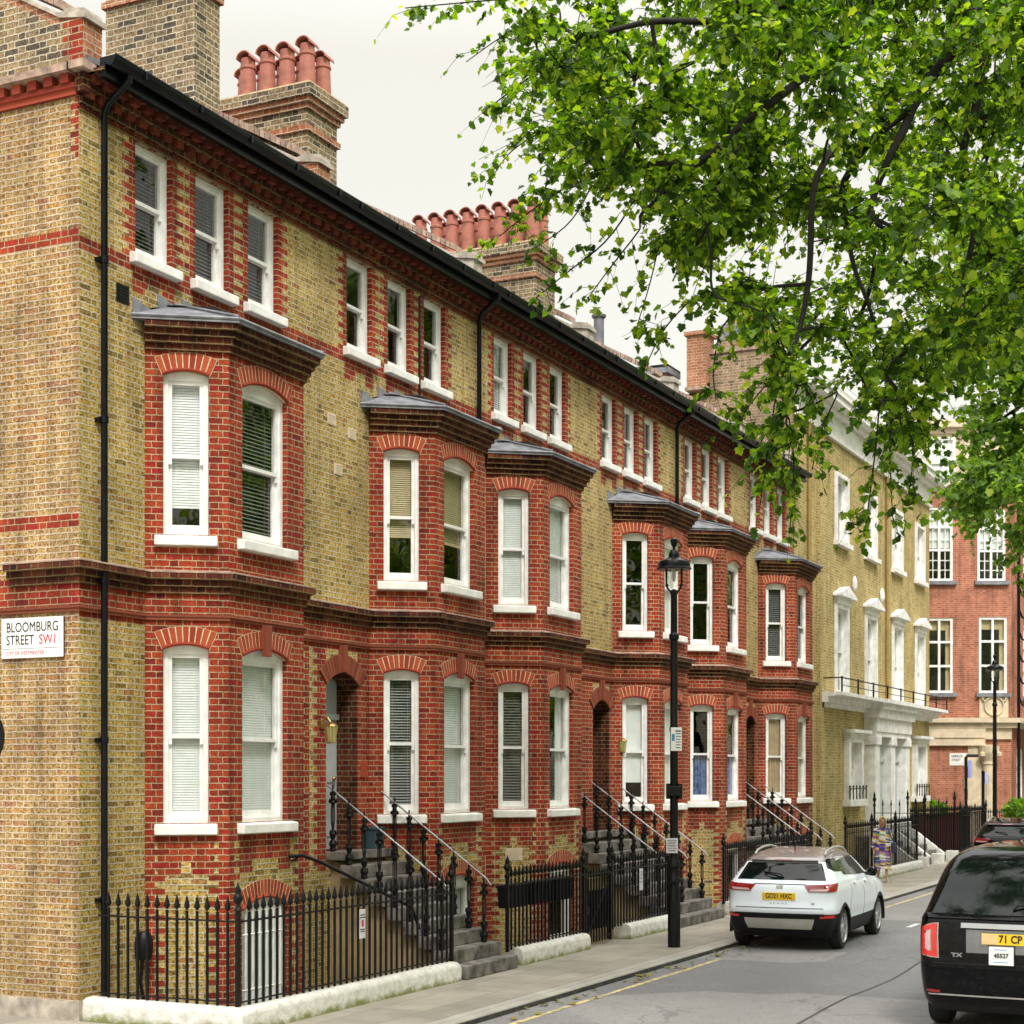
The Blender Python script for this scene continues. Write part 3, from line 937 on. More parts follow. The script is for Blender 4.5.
    if i == 0:      # white security bars over the basement window
        bw = MB(); bw.T = frame_matrix((BD, b1), (0, 1), (fw0 + fw1) / 2, -1.125)
        for k in range(6): bw.tube([(-.36 + k * .144, .03, 0), (-.36 + k * .144, .03, 2.18)], .013, 6)
        for zz in (.6, 1.25, 1.9): bw.tube([(-.46, .03, zz), (.46, .03, zz)], .013, 6)
        bw.T = None
        link('window_bars', bw.mesh('bars', MT['white']), H)
    # ---------------- door
    if has_door:
        dm = MB(); uc = (d0 + d1) / 2; hw = (d1 - d0) / 2; X = -DR + .02
        dm.box(X, d0, 1.62, X + .05, d1, 4.05)
        for (za, zb) in ((1.8, 2.45), (2.55, 3.25)):
            for sx in (-1, 1):
                dm.box(X + .05, uc + sx * hw * .48 - hw * .36, za, X + .066, uc + sx * hw * .48 + hw * .36, zb)
        dm.box(X + .05, d0, 3.42, X + .09, d1, 3.5)
        D = link('front_door', dm.mesh('door', MT['doorgrey'] if i == 1 else MT['doorblack']), H)
        k = MB(); k.lathe([(0, .0), (.03, .01), (.035, .03), (.02, .045), (0, .05)], 10, (0, 0, 0))
        kn = link('door_knob', k.mesh('knob', MT['brass'], smooth=60), D); kn.location = (X + .06, d1 - .12, 2.6); kn.rotation_euler = (0, R(90), 0)
        if i != 5: lantern(H, d0 - .13 if i == 1 else d1 + .28, 3.25)
        if i == 3:
            q = MB(); q.box(.004, d1 + .22, 2.25, .03, d1 + .46, 2.62)
            link('notice', q.mesh('notice', MT['paper']), H)
        if i == 1:
            q = MB(); q.box(.002, d1 + .08, 2.62, .03, d1 + .22, 2.85); link('entry_panel', q.mesh('ep', MT['vous']), H)
    # ---------------- small fittings
    if i in (0, 2, 4): drainpipe(H, .33 if i == 0 else .28, GZ, -1.1 if i == 0 else -1.1)
    if i == 1:
        for (yy, zz) in ((.45, 7.4), (.98, 7.3), (.62, 6.75)):
            q = MB(); q.box(-.02, yy, zz, .012, yy + .2, zz + .15)
            for k in range(4): q.box(.012, yy + .02, zz + .02 + k * .033, .016, yy + .18, zz + .035 + k * .033)
            link('air_brick', q.mesh('air', MT['cream']), H)
        q = MB()
        for k in range(7):
            q.tube([(.09, TOPW[2] - .30, 8.2 + k * .22), (.09, TOPW[2] - .30, 8.42 + k * .22)], .018, 6)
        link('overflow_pipe', q.mesh('ov', MT['gloss_black']), H)
    if i == 0:
        q = MB(); q.box(-.01, .62, 7.93, .014, .83, 8.13)
        for k in range(5): q.box(.014, .64, 7.95 + k * .036, .02, .81, 7.97 + k * .036)
        link('air_vent', q.mesh('av', MT['black']), H)
        q = MB(); q.lathe([(.0, -.16), (.09, -.15), (.11, -.02), (.1, .1), (.06, .16), (0, .17)], 10, (.1, .98, .72))
        q.tube([(.08, .98, .6), (.06, .97, .3), (.1, .99, .05), (.06, 1.0, -.3)], .02, 6)
        link('junction_box', q.mesh('jb', MT['black'], smooth=40), H)
    if i == 2:
        q = MB(); q.box(BD - .01, b1 + .35 - .9, 1.25, BD + .0, b1 - .7, 1.4)
        nn = frame_matrix((0, b0), cd, .46, 1.27)
        q = MB(); q.T = nn; q.box(-.14, -.012, 0, .14, .02, .2)
        for k in range(5): q.box(-.11, -.017, .03 + k * .034, .11, -.012, .045 + k * .034)
        q.T = None
        link('air_brick', q.mesh('air2', MT['cream']), H)
    return H


HOUSES = [build_house(i) for i in range(6)]

# chimneys (each belongs to the house it stands on)
P1 = [(-.36 - .32 * k, 2.38, .7, .12) for k in range(4)] + [(-.36 - .32 * k, 2.6, .7, .12) for k in range(4)]
chimney(HOUSES[0], -1.47, -.12, 2.22, 2.72, 10.3, 12.72, P1)
P2 = [(-.42 - .325 * k, 5.15, .66 - .02 * (k % 2), .122) for k in range(4)] + [(-.40 - .325 * k, 5.52, .60, .118) for k in range(5)]
chimney(HOUSES[1], -2.05, -.30, 4.97, 5.72, 10.2, 12.0, P2)
P3 = [(-.5 - .325 * k, 12.62, .80, .125) for k in range(8)] + [(-.5 - .325 * k, 13.02, .74, .12) for k in range(7)]
chimney(HOUSES[2], -3.05, -.36, 12.42, 13.25, 10.2, 12.05, P3)

# bits standing on the far roofs
q = MB(); pot(q, 0, 0, 0, .62, .12); o = link('chimney_pot', q.mesh('pot', MT['terracotta'], smooth=40), HOUSES[4], (-2.4, -.55, 11.5))
q = MB(); q.box(-2.8, -.9, 10.2, -2.0, -.2, 11.5); link('chimney', q.mesh('stack', MT['dullbrick']), HOUSES[4])
q = MB(); q.tube([(-1.7, .3, 11.0), (-1.7, .3, 12.4)], .11, 10); q.lathe([(.15, 0), (.16, .05), (.0, .12)], 10, (-1.7, .3, 12.4)); link('vent_pipe', q.mesh('flue', MT['slate'], smooth=40), HOUSES[4])

# ---------------- street nameplate on the gable
N = thing('street_nameplate', 'white enamel street nameplate lettered BLOOMBURG STREET SW1 on the corner gable wall', 'sign', (-.622, -.035, 4.15))
q = MB(); q.box(-.43, .012, -.215, .43, .03, .215)
link('backing', q.mesh('np_back', MT['signblack']), N)
q = MB(); q.box(-.435, 0, -.22, .435, .013, .22)
link('plate', q.mesh('np', MT['signwhite'], bevel=.01), N)


def put_text(parent, s, size, mat, x, z, sx=1.0, align='LEFT', bold=0.0, y=-.003, rot=None, name='lettering'):
    o = link(name, text_mesh(s, size, mat, .0012, sx, align, bold), parent, (x, y, z))
    o.rotation_euler = rot or (R(90), 0, 0)
    return o


put_text(N, 'BLOOMBURG', .152, MT['signblack'], -.365, .115, .80)
put_text(N, 'STREET', .152, MT['signblack'], -.365, -.025, .80)
put_text(N, 'SW1', .152, MT['signred'], .10, -.025, .84)
put_text(N, 'CITY OF WESTMINSTER', .062, MT['signpink'], -.365, -.165, .82)
q = MB(); q.box(-.42, -.002, -.116, .42, .001, -.112); link('rule', q.mesh('rule', MT['signblack']), N)
# ================================================================= RAILINGS, STEPS
FX = 1.95
b = MB()
b.box(-.0115, -.0115, 0, .0115, .0115, 1.0)
b.lathe([(.0, 0.0), (.028, .035), (.032, .05), (.018, .11), (.0, .175)], 4, (0, 0, 1.0))
b.lathe([(.017, -.02), (.017, .0)], 6, (0, 0, 1.0))
BAR = b.mesh('railing_bar', MT['black'])
b = MB()
b.box(-.022, -.022, 0, .022, .022, 1.02)
b.lathe([(.03, 0), (.045, .03), (.03, .06), (.024, .09), (.05, .13), (.055, .16), (.03, .2), (.036, .23), (.02, .27), (0, .33)], 8, (0, 0, 1.02))
POST = b.mesh('railing_post', MT['black'], smooth=40)


def railing(name, label, a, c, zb=.22, n=None, posts=(0, 1), zr=1.13, group='iron railings along the basement areas', solid=False, skip=()):
    """a run of spear-headed bars between two points"""
    a = Vector((*a, 0)); c = Vector((*c, 0)); L = (c - a).length; ang = math.atan2((c - a).y, (c - a).x)
    T = thing(name, label, 'railing', a, ang, group)
    r = MB()
    r.box(0, -.022, zr - .012, L, .022, zr + .006); r.box(0, -.016, zb + .06, L, .016, zb + .075)
    link('rail', r.mesh('rail', MT['black'], bevel=.004), T)
    n = n or int(round(L / .128))
    for k in range(1, n):
        if k in skip: continue
        bb = link('railing_bar', BAR, T, (L * k / n, 0, zb)); bb.scale = (1, 1, 1.0 + (zr - 1.13))
    for p in posts:
        pp = link('railing_post', POST, T, (L * p, 0, zb - .02)); pp.scale.z = 1.0 + (zr - 1.13)
    return T


def low_wall(label, pts, w=.17, h=.24):
    """limewashed kerb wall with a rounded top, along a polyline on its outer line"""
    b = MB()
    o = pts; inn = offset_path(pts, -w * 2)
    prof = [(0.0, -.02), (.008, h - .07), (.025, h - .025), (.07, h), (.20, h + .004), (.26, h - .01), (.295, h - .06), (.31, -1.25)]
    rows = []
    for (u, z) in prof: rows.append([(x, y, z) for x, y in offset_path(pts, -u)])
    for r0, r1 in zip(rows, rows[1:]):
        for k in range(len(pts) - 1):
            S = 10
            for j in range(S):
                f0, f1 = j / S, (j + 1) / S
                g = lambda r, f: tuple(r[k][q] + (r[k + 1][q] - r[k][q]) * f for q in range(3))
                b.poly([g(r0, f0), g(r0, f1), g(r1, f1), g(r1, f0)])
    for k in (0, -1): b.poly([r[k] for r in rows])
    me = b.mesh('kerb_wall', MT['limewash'], smooth=50, weld=True)
    n = np.random.RandomState(5)
    co = np.empty(len(me.vertices) * 3); me.vertices.foreach_get('co', co); co = co.reshape(-1, 3)
    co[:, 2] += np.where(co[:, 2] > .05, n.normal(0, .0025, len(co)), 0); co[:, 0] += n.normal(0, .002, len(co))
    me.vertices.foreach_set('co', co.ravel())
    return tag(link('kerb_wall', me), label, 'kerb wall', 'limewashed kerb walls under the railings')


# outer face of the low walls; offset_path's outward side is to the right of travel
low_wall('white limewashed kerb wall bending round the corner under the nearest railings', [(.02, .02), (2.12, .02), (2.12, 4.86)])
low_wall('short mossy white kerb wall between the grey door steps and the basement gate', [(2.10, 6.75), (2.10, 9.15)])
low_wall('short mossy kerb wall right behind the near lamp post', [(2.10, 10.8), (2.10, 12.85)])
low_wall('mossy kerb wall behind the parked white car', [(2.10, 15.95), (2.10, 21.9)])
low_wall('far mossy kerb wall beside the walking woman', [(2.10, 25.0), (2.10, 33.1)])

railing('area_railing', 'short black spear railing facing us between the corner drainpipe and the corner post', (.12, .19), (1.94, .19), posts=(1,))
railing('area_railing', 'black spear railing running from the corner post to the grey door steps', (1.95, .25), (FX, 4.9), posts=(1,))
railing('area_railing', 'black spear railing with black troughs behind it, right of the grey door steps', (FX, 6.55), (FX, 9.2), posts=(0, 1))
railing('area_railing', 'black spear railing between the basement gate and the second steps, behind the lamp post', (FX, 10.35), (FX, 12.9), posts=(0, 1))
railing('area_railing', 'black spear railing behind the roof of the parked white car', (FX, 15.9), (FX, 22.0), posts=(0, .5, 1))
railing('area_railing', 'black spear railing left of the walking woman, in front of the ochre building', (FX, 25.0), (FX, 33.0), posts=(0, .33, .66, 1), zr=1.25, n=44)
g = railing('area_gate', 'black iron basement gate between two low white kerb walls', (FX, 9.28), (FX, 10.28), zb=.06, n=9, posts=(0, 1), zr=1.12, group=None)
g['category'] = 'gate'
q = MB(); q.tube([(.1, 0, .2), (.9, 0, .95)], .012, 6); q.box(.02, -.02, .5, .12, .02, .62); link('brace', q.mesh('brace', MT['black']), g)
q = MB(); q.box(.12, .03, .25, .95, .036, .86); link('gate_sheet', q.mesh('gsheet', MT['black']), g)

for k, (y, ln, lab) in enumerate(((6.75, .62, 'black trough nearest the grey door steps, hung behind the railings'), (7.55, .62, 'middle black trough of three hung behind the railings'), (8.35, .62, 'black trough nearest the gate, hung behind the railings'))):
    T = thing('planter_trough', lab, 'planter', (1.79, y, .78), 0, 'black troughs behind the railings')
    q = MB(); q.prism([(-.10, 0, .30), (.10, 0, .30), (.08, 0, 0), (-.08, 0, 0)], (0, ln, 0)); q.box(-.115, -.012, .28, .115, ln + .012, .32)
    link('box', q.mesh('trough', MT['doorblack'], bevel=.008), T)
    q = MB(); q.box(-.09, .02, .3, .09, ln - .02, .335); link('soil', q.mesh('trsoil', MT['soil']), T)

T = thing('notice_board', 'narrow white notice with a red mark tied to the nearest railing run', 'notice', (1.975, 2.62, .74))
q = MB(); q.box(0, -.065, 0, .008, .065, .34); link('board', q.mesh('nb', MT['paper'], bevel=.004), T)
q = MB()
for (ya, yb, za) in ((-.05, .05, .27), (-.06, .06, .24), (-.055, .05, .1), (-.04, .045, .075)): q.box(.008, ya, za, .0095, yb, za + .012)
link('printed_lines', q.mesh('nbl', MT['signblack']), T)
q = MB(); q.box(.008, -.022, .14, .0095, .022, .215); link('red_mark', q.mesh('nbr', MT['signred']), T)
T = thing('notice_board', 'plain white notice tied to the railing just left of the near lamp post', 'notice', (1.975, 11.55, .74))
q = MB(); q.box(0, -.08, 0, .008, .08, .36); link('board', q.mesh('nb', MT['paper'], bevel=.004), T)
q = MB()
for za in (.3, .26, .2, .14): q.box(.008, -.05, za, .0095, .05, za + .01)
link('printed_lines', q.mesh('nbl', MT['signblack']), T)

# ---------------- flights of steps
RISE, TREAD, NST = .18, .235, 8


def flight(label, y0, y1):
    T = thing('entrance_steps', label, 'steps', (0, (y0 + y1) / 2, 0), 0, 'stone entrance steps')
    hw = (y1 - y0) / 2
    b = MB()
    b.box(.0, -hw, 1.50, .27, hw, 1.62)
    for k in range(NST):
        z = 1.62 - RISE * (k + 1); x = .25 + TREAD * k
        b.box(x - .02, -hw, z - RISE + .002, x + TREAD + (.02 if k < NST - 1 else .03), hw, z)
    link('stone_steps', b.mesh('steps', MT['stepstone'], bevel=.012), T)
    f = MB()
    f.prism([(0, -hw + .14, 1.5), (.25, -hw + .14, 1.42), (.25 + TREAD * NST - .25, -hw + .14, .02), (1.75, -hw + .14, -1.25), (0, -hw + .14, -1.25)], (0, 2 * hw - .28, 0))
    link('flank_wall', f.mesh('flank', MT['stucco']), T)
    return T


flight('worn stone entrance steps rising to the pale grey front door', 4.95, 6.45)
flight('broad stone steps behind the near lamp post rising to a dark doorway', 12.85, 15.35)
flight('far stone steps behind the parked white car', 21.95, 24.48)

# cast iron baluster: urn foot, twin slim stems, leafy head
b = MB()
b.lathe([(.035, 0), (.06, .02), (.05, .06), (.065, .10), (.03, .16), (.05, .2), (.055, .24), (.025, .29), (.02, .33)], 8)
for sx in (-1, 1): b.tube([(sx * .012, 0, .3), (sx * .03, 0, .4), (sx * .03, 0, .58), (sx * .012, 0, .66)], .010, 5)
b.tube([(0, 0, .3), (0, 0, .9)], .012, 6)
b.lathe([(.02, .62), (.055, .66), (.03, .69), (.045, .72), (.02, .78), (.012, .9)], 8)
for an in (0, math.pi / 2, math.pi, 1.5 * math.pi):
    for (r0, z0, h) in ((.075, .05, .1), (.07, .2, .09), (.085, .64, .07), (.06, .74, .07)):
        c_, s_ = math.cos(an), math.sin(an)
        b.prism([(c_ * .02, s_ * .02, z0), (c_ * r0, s_ * r0, z0 + h * .35), (c_ * r0 * .75, s_ * r0 * .75, z0 + h), (c_ * .02, s_ * .02, z0 + h * .8)], (-s_ * .012, c_ * .012, 0))
BALU = b.mesh('baluster', MT['black'], smooth=30)


def stair_rail(label, y, skip=0):
    T = thing('stair_railing', label, 'stair rail', (0, y, 0), 0, 'stair rails of cast iron balusters')
    b = MB()
    z0, x0 = 2.52, .0; x1 = 1.80; sl = .715
    z1 = z0 - (x1 - x0) * sl
    b.tube(([(-.10, 0, z0 + .02), (x0, 0, z0), (x1, 0, z1)] if not skip else [(.14, 0, z0 - .10), (x1, 0, z1)]) + [(x1 + .07, 0, z1 - .09)], .014, 8)
    link('handrail', b.mesh('handrail', MT['steel'], smooth=50), T)
    for k in range(skip, 8):
        x = .12 + TREAD * k
        z = 1.62 if k == 0 else 1.62 - RISE * k
        bo = link('baluster', BALU, T, (x if k else .1, 0, z), rnd.choice((0, R(45)))); bo.scale = (.8, .8, 1)
    return T


for y, l in ((4.98, 'left stair rail of the steps to the pale grey door'), (6.2, 'right stair rail of the steps to the pale grey door'),
             (12.95, 'leftmost stair rail of the broad steps behind the near lamp post'), (14.1, 'middle stair rail of the broad steps behind the near lamp post'),
             (15.2, 'right stair rail of the broad steps behind the near lamp post'),
             (22.05, 'leftmost stair rail of the far steps behind the white car'), (23.2, 'middle stair rail of the far steps behind the white car'),
             (24.32, 'right stair rail of the far steps, beside the ochre building')):
    stair_rail(l + ', iron balusters', y, 1 if l.startswith('right') else 0)

T = thing('planter', 'dark teal square planter standing on the landing by the grey door', 'planter', (.12, 6.0, 1.62))
q = MB(); q.prism([(-.11, -.13, 0), (.11, -.13, 0), (.11, .13, 0), (-.11, .13, 0)], (0, 0, .28)); q.box(-.125, -.145, .26, .125, .145, .3)
link('pot', q.mesh('tealpot', MT['teal'], bevel=.012), T)
q = MB(); q.box(-.1, -.12, .29, .1, .12, .305); link('soil', q.mesh('s', MT['soil']), T)

T = thing('wall_handrail', 'black curved handrail descending the basement stair beside the nearest bay', 'handrail', (BD, BAY0[0] + BC + BF, 0))
q = MB(); q.tube([(.02, -.35, 1.66), (.12, -.22, 1.67), (.25, .0, 1.58), (.6, .45, 1.30), (1.0, .95, .98), (1.08, 1.0, .7)], .022, 8)
link('rail', q.mesh('whr', MT['black'], smooth=50), T)
q = MB(); q.tube([(-.0, -.28, 1.60), (.07, -.28, 1.62), (.1, -.25, 1.66)], .012, 6); link('bracket', q.mesh('whb', MT['black']), T)


# ================================================================= LAMP POSTS, SIGNS
def glass_clear():
    t = NT('lamp_glass')
    a = t.n('ShaderNodeBsdfTransparent'); a.inputs[0].default_value = (.93, .93, .9, 1)
    g = t.n('ShaderNodeBsdfGlossy'); g.inputs['Roughness'].default_value = .05
    lw = t.n('ShaderNodeLayerWeight'); lw.inputs['Blend'].default_value = .5
    f = t.math('ADD', .05, t.math('MULTIPLY', t.math('POWER', lw.outputs['Facing'], 5.0), .9))
    m = t.n('ShaderNodeMixShader')
    t.t.links.new(f, m.inputs[0]); t.t.links.new(a.outputs[0], m.inputs[1]); t.t.links.new(g.outputs[0], m.inputs[2])
    t.t.links.new(m.outputs[0], t.out.inputs[0])
    return t.mat


MT['lampglass'] = glass_clear()
MT['lampglobe'] = paint('frosted_lamp_inner', (.6, .6, .58), .4)


def lamp_post(label, x, y, rot=0):
    T = thing('street_lamp', label, 'street lamp', (x, y, 0), rot, 'black street lamps on the pavement')
    b = MB()
    b.lathe([(.098, 0), (.098, .88), (.085, .92), (.085, .98), (.105, 1.0), (.105, 1.04), (.085, 1.07), (.078, 1.2), (.105, 1.24), (.10, 1.3), (.078, 1.34),
             (.068, 1.38), (.066, 1.42), (.062, 3.3), (.072, 3.34), (.072, 3.38), (.060, 3.42), (.056, 4.72), (.078, 4.75), (.078, 4.81), (.054, 4.84), (.05, 5.42), (.062, 5.45), (.062, 5.49), (0, 5.52)], 18)
    link('column', b.mesh('lamp_column', MT['black'], smooth=35), T)
    b = MB(); b.box(-.05, -.101, .25, .05, -.094, .7); link('access_door', b.mesh('ad', MT['black']), T)
    b = MB()
    for s in (-1, 1):
        b.tube([(0, 0, 5.47), (s * .06, 0, 5.48), (s * .10, 0, 5.53), (s * .115, 0, 5.6), (s * .12, 0, 5.86)], .016, 8)
        b.lathe([(.0, -.03), (.028, -.015), (.028, .015), (0, .03)], 8, (s * .108, 0, 5.57))
    link('fork', b.mesh('lamp_fork', MT['black'], smooth=40), T)
    b = MB()
    b.lathe([(.262, 5.815), (.275, 5.83), (.255, 5.845), (.25, 5.90), (.235, 5.935), (.15, 5.97), (.10, 5.995), (.088, 6.0), (.082, 6.06), (.062, 6.10), (.05, 6.115), (.022, 6.13), (.02, 6.155),
             (.045, 6.19), (.056, 6.24), (.05, 6.28), (.02, 6.305), (0, 6.32)], 28, cap=False)
    b.lathe([(.0, 5.93), (.2, 5.90), (.262, 5.815)], 28)
    link('shade', b.mesh('lamp_shade', MT['gloss_black'], smooth=40), T)
    b = MB(); b.lathe([(.0, 5.54), (.05, 5.55), (.08, 5.60), (.10, 5.70), (.11, 5.85)], 20, cap=False)
    link('bell_glass', b.mesh('bell', MT['lampglass'], smooth=60), T)
    b = MB(); b.lathe([(.0, 5.62), (.02, 5.64), (.03, 5.70), (.028, 5.82), (.02, 5.86)], 12)
    link('lamp_bulb', b.mesh('bulb', MT['lampglobe'], smooth=60), T)
    return T


lamp_post('tall black street lamp nearest us, standing on the pavement left of the white car', 3.13, 9.99, R(20))
lamp_post('distant black street lamp in front of the orange brick corner building', 3.35, 37.4, R(15))


def plate(name, label, cat, x, y, z, w, h, rot, lines, mat='signwhite', logo=None, mb_=.004):
    T = thing(name, label, cat, (x, y, z), rot)
    q = MB(); q.box(-w / 2, -.004, 0, w / 2, .004, h); link('plate', q.mesh('plate', MT[mat], bevel=.002), T)
    q = MB()
    for (xa, xb, za, th) in lines: q.box(xa * w, -.0055, za * h, xb * w, -.004, za * h + th)
    link('printed_lines', q.mesh('pl', MT['signblack']), T)
    if logo:
        q = MB(); q.box(logo[0] * w, -.0056, logo[1] * h, logo[2] * w, -.004, logo[3] * h); link('blue_patch', q.mesh('pb', MT['signblue']), T)
    return T


sr = R(26)
plate('parking_sign', 'small white parking sign with a blue patch high on the near lamp post', 'sign', 3.20, 9.90, 3.02, .17, .36, sr,
      [(-.1, .42, .82, .02), (-.05, .42, .72, .012), (-.05, .42, .6, .012), (-.05, .4, .48, .012), (-.05, .42, .36, .012), (-.05, .38, .24, .012), (-.05, .4, .12, .012)], logo=(-.42, .42, -.14, .72))
T = thing('control_box', 'black box strapped to the near lamp post below its parking sign', 'box', (3.13, 9.99, 2.28), sr)
q = MB(); q.box(-.12, -.09, 0, -.062, .06, .24); q.box(.062, -.09, 0, .12, .06, .24); q.box(-.12, -.10, .05, .12, -.066, .2); link('casing', q.mesh('cb', MT['doorblack'], bevel=.01), T)
plate('paper_notice', 'pale paper notice tied low on the near lamp post', 'notice', 3.13, 9.90, 1.45, .18, .23, sr,
      [(-.4, .4, .82, .008), (-.4, .4, .72, .008), (-.4, .3, .62, .008), (-.4, .4, .5, .008), (-.4, .35, .4, .008), (-.4, .4, .28, .008), (-.3, .3, .14, .012)], mat='paper')

# round sign seen edge-on at the left of the picture
T = thing('traffic_sign', 'back of a black round sign cut by the left edge of the picture', 'sign', at(-33, 775, 12.0) * Vector((1, 1, 0)), YAW)
q = MB(); q.T = Matrix.Translation((0, 0, 2.93)) @ Matrix.Rotation(R(90), 4, 'X'); q.lathe([(.27, -.008), (.275, 0), (.27, .008)], 40); q.T = None
link('disc', q.mesh('disc', MT['black'], smooth=30), T)
q = MB(); q.tube([(0, .045, 0), (0, .045, 3.2)], .038, 12); link('pole', q.mesh('spole', MT['black'], smooth=50), T)
q = MB(); q.box(-.05, .005, 2.8, .05, .1, 2.84); q.box(-.05, .005, 3.02, .05, .1, 3.06); link('clamp', q.mesh('clamp', MT['black']), T)
# ================================================================= OCHRE TOWNHOUSES
YB = 27.42
YT = thing('ochre_townhouse', 'ochre brick town house with white pedimented windows and a white double doorcase, beyond the terrace', 'house', (0, YB, 0))
YL = 44.15 - YB


def yy(y): return y - YB


w = MB()
cols = [32.1, 35.55, 39.1, 42.5]
holes = []
for c in cols:
    holes += [(yy(c) - .58, yy(c) + .58, 9.225, 11.025, .24, 1), (yy(c) - .58, yy(c) + .58, 4.95, 7.35, .24, 1)]
holes += [(yy(33.3) - .62, yy(33.3) + .62, 1.95, 3.6, .2, 1), (yy(42.2) - .62, yy(42.2) + .62, 1.95, 3.6, .2, 1)]
brick_wall(w, (0, 0), (0, 1), YL, -1.2, 12.0, holes, lambda z, r: [])
brick_wall(w, (-6, 0), (1, 0), 6, 0, 12.75, [], lambda z, r: [], base=2)
brick_wall(w, (-2.4, 0), (1, 0), 2.4, 12.75, 13.725, [], lambda z, r: [], base=2)
w.box(-2.45, -.05, 13.725, .05, .35, 13.83, 4); w.box(-6, .01, 12.5, -.05, .3, 12.74, 2); w.box(-2.4, .01, 12.75, -.05, .3, 13.72, 2)
brick_wall(w, (0, YL), (-1, 0), 4, -1.2, 12.4, [], lambda z, r: [])
w.box(.001, yy(29.55), -1.2, .10, yy(29.95), 11.98, 0)
w.poly([(-4, .3, -1.2), (-4, YL - .1, -1.2), (-4, YL - .1, 12.4), (-4, .3, 12.4)], 3)
for z in (1.0, 4.6, 8.6): w.poly([(-4, .05, z), (-.3, .05, z), (-.3, YL - .05, z), (-4, YL - .05, z)], 3)
link('brick_wall', w.mesh('ywall', [MT['faryellow'], MT['whitestone'], MT['flankbrick'], MT['room'], MT['coping']]), YT)
# white frieze, cornice and parapet
w = MB(); p = [(0, 0), (0, YL), (-2, YL)]
course(w, p, 11.95, 12.05, .10); course(w, p, 12.05, 12.6, .05); course(w, p, 12.6, 12.72, .25); course(w, p, 12.72, 12.9, .5); course(w, p, 12.9, 12.96, .56)
w.box(-.35, 0, 12.9, .02, YL, 13.55); w.box(-.40, -.02, 13.55, .07, YL + .05, 13.66)
link('cornice', w.mesh('ycornice', MT['whitestone']), YT)
w = MB(); p = [(0, yy(29.75)), (0, YL), (-1, YL)]
course(w, p, 4.50, 4.62, .10); course(w, p, 4.62, 4.78, .26); course(w, p, 4.78, 4.9, .42)
for (y0, y1) in ((34.8, 39.5),):
    w.box(0, yy(y0), 3.95, .40, yy(y1), 4.35); w.box(0, yy(y0) - .05, 4.35, .50, yy(y1) + .05, 4.62); w.box(0, yy(y0) - .12, 4.62, .62, yy(y1) + .12, 4.79); w.box(0, yy(y0) - .2, 4.785, .74, yy(y1) + .2, 4.905)
    w.box(.0, yy(y0), 3.80, .36, yy(y1), 3.95)
link('string_cornice', w.mesh('yband', MT['whitestone']), YT)
# doorcase
MT['palegrey'] = paint('pale_grey_door_paint', (.45, .48, .50), .4, var=.06)
for c in (35.1, 37.15, 39.2):
    w = MB(); w.box(.003, yy(c) - .27, .95, .34, yy(c) + .27, 3.55); w.box(.0, yy(c) - .33, .85, .38, yy(c) + .33, 1.15); w.box(0, yy(c) - .32, 3.55, .39, yy(c) + .32, 3.8)
    link('pilaster', w.mesh('ydoorcase', MT['whitestone'], bevel=.015), YT)
for c in (36.12, 38.18):
    w = MB(); w.box(.004, yy(c) - .82, .9, .06, yy(c) + .82, 3.8)
    for z0, z1 in ((1.1, 1.9), (2.05, 2.9)):
        for s in (-1, 1): w.box(.06, yy(c) + s * .36 - .26, z0, .085, yy(c) + s * .36 + .26, z1)
    w.box(.06, yy(c) - .82, 3.05, .12, yy(c) + .82, 3.12)
    d = link('front_door', w.mesh('ydoor', MT['palegrey']), YT)
    k = MB(); k.lathe([(0, 0), (.05, .02), (.04, .06), (0, .07)], 10); kn = link('door_knob', k.mesh('yk', MT['brass'], smooth=50), d, (.085, yy(c) - .05, 2.0)); kn.rotation_euler = (0, R(90), 0)
for c in (35.1, 39.2): lantern(YT, yy(c), 2.75, .3)
# windows with white surrounds
for c in cols:
    for (z, h, ped) in ((9.225, 1.8, 0), (4.95, 2.4, 1)):
        f = add_window(YT, (0, 0), (0, 1), yy(c), z, 1.16, h, 0, 'whitehalf' if ped else None, sill=False)
        s = MB(); t_ = .14
        for sg in (-1, 1): s.box(.003, yy(c) + sg * (.58 + t_ / 2) - t_ / 2, z, .07, yy(c) + sg * (.58 + t_ / 2) + t_ / 2, z + h + .12)
        s.box(.003, yy(c) - .58, z + h, .068, yy(c) + .58, z + h + .12)
        if ped:
            s.box(.003, yy(c) - .74, z + h + .12, .12, yy(c) + .74, z + h + .3)
            s.prism([(.003, yy(c) - .88, z + h + .3), (.003, yy(c) + .88, z + h + .3), (.003, yy(c) + .88, z + h + .37), (.003, yy(c), z + h + .62), (.003, yy(c) - .88, z + h + .37)], (.25, 0, 0))
        else: s.box(-.1, yy(c) - .8, z - .14, .16, yy(c) + .8, z - .002)
        link('surround', s.mesh('ysur', MT['whitestone']), f.parent and YT)
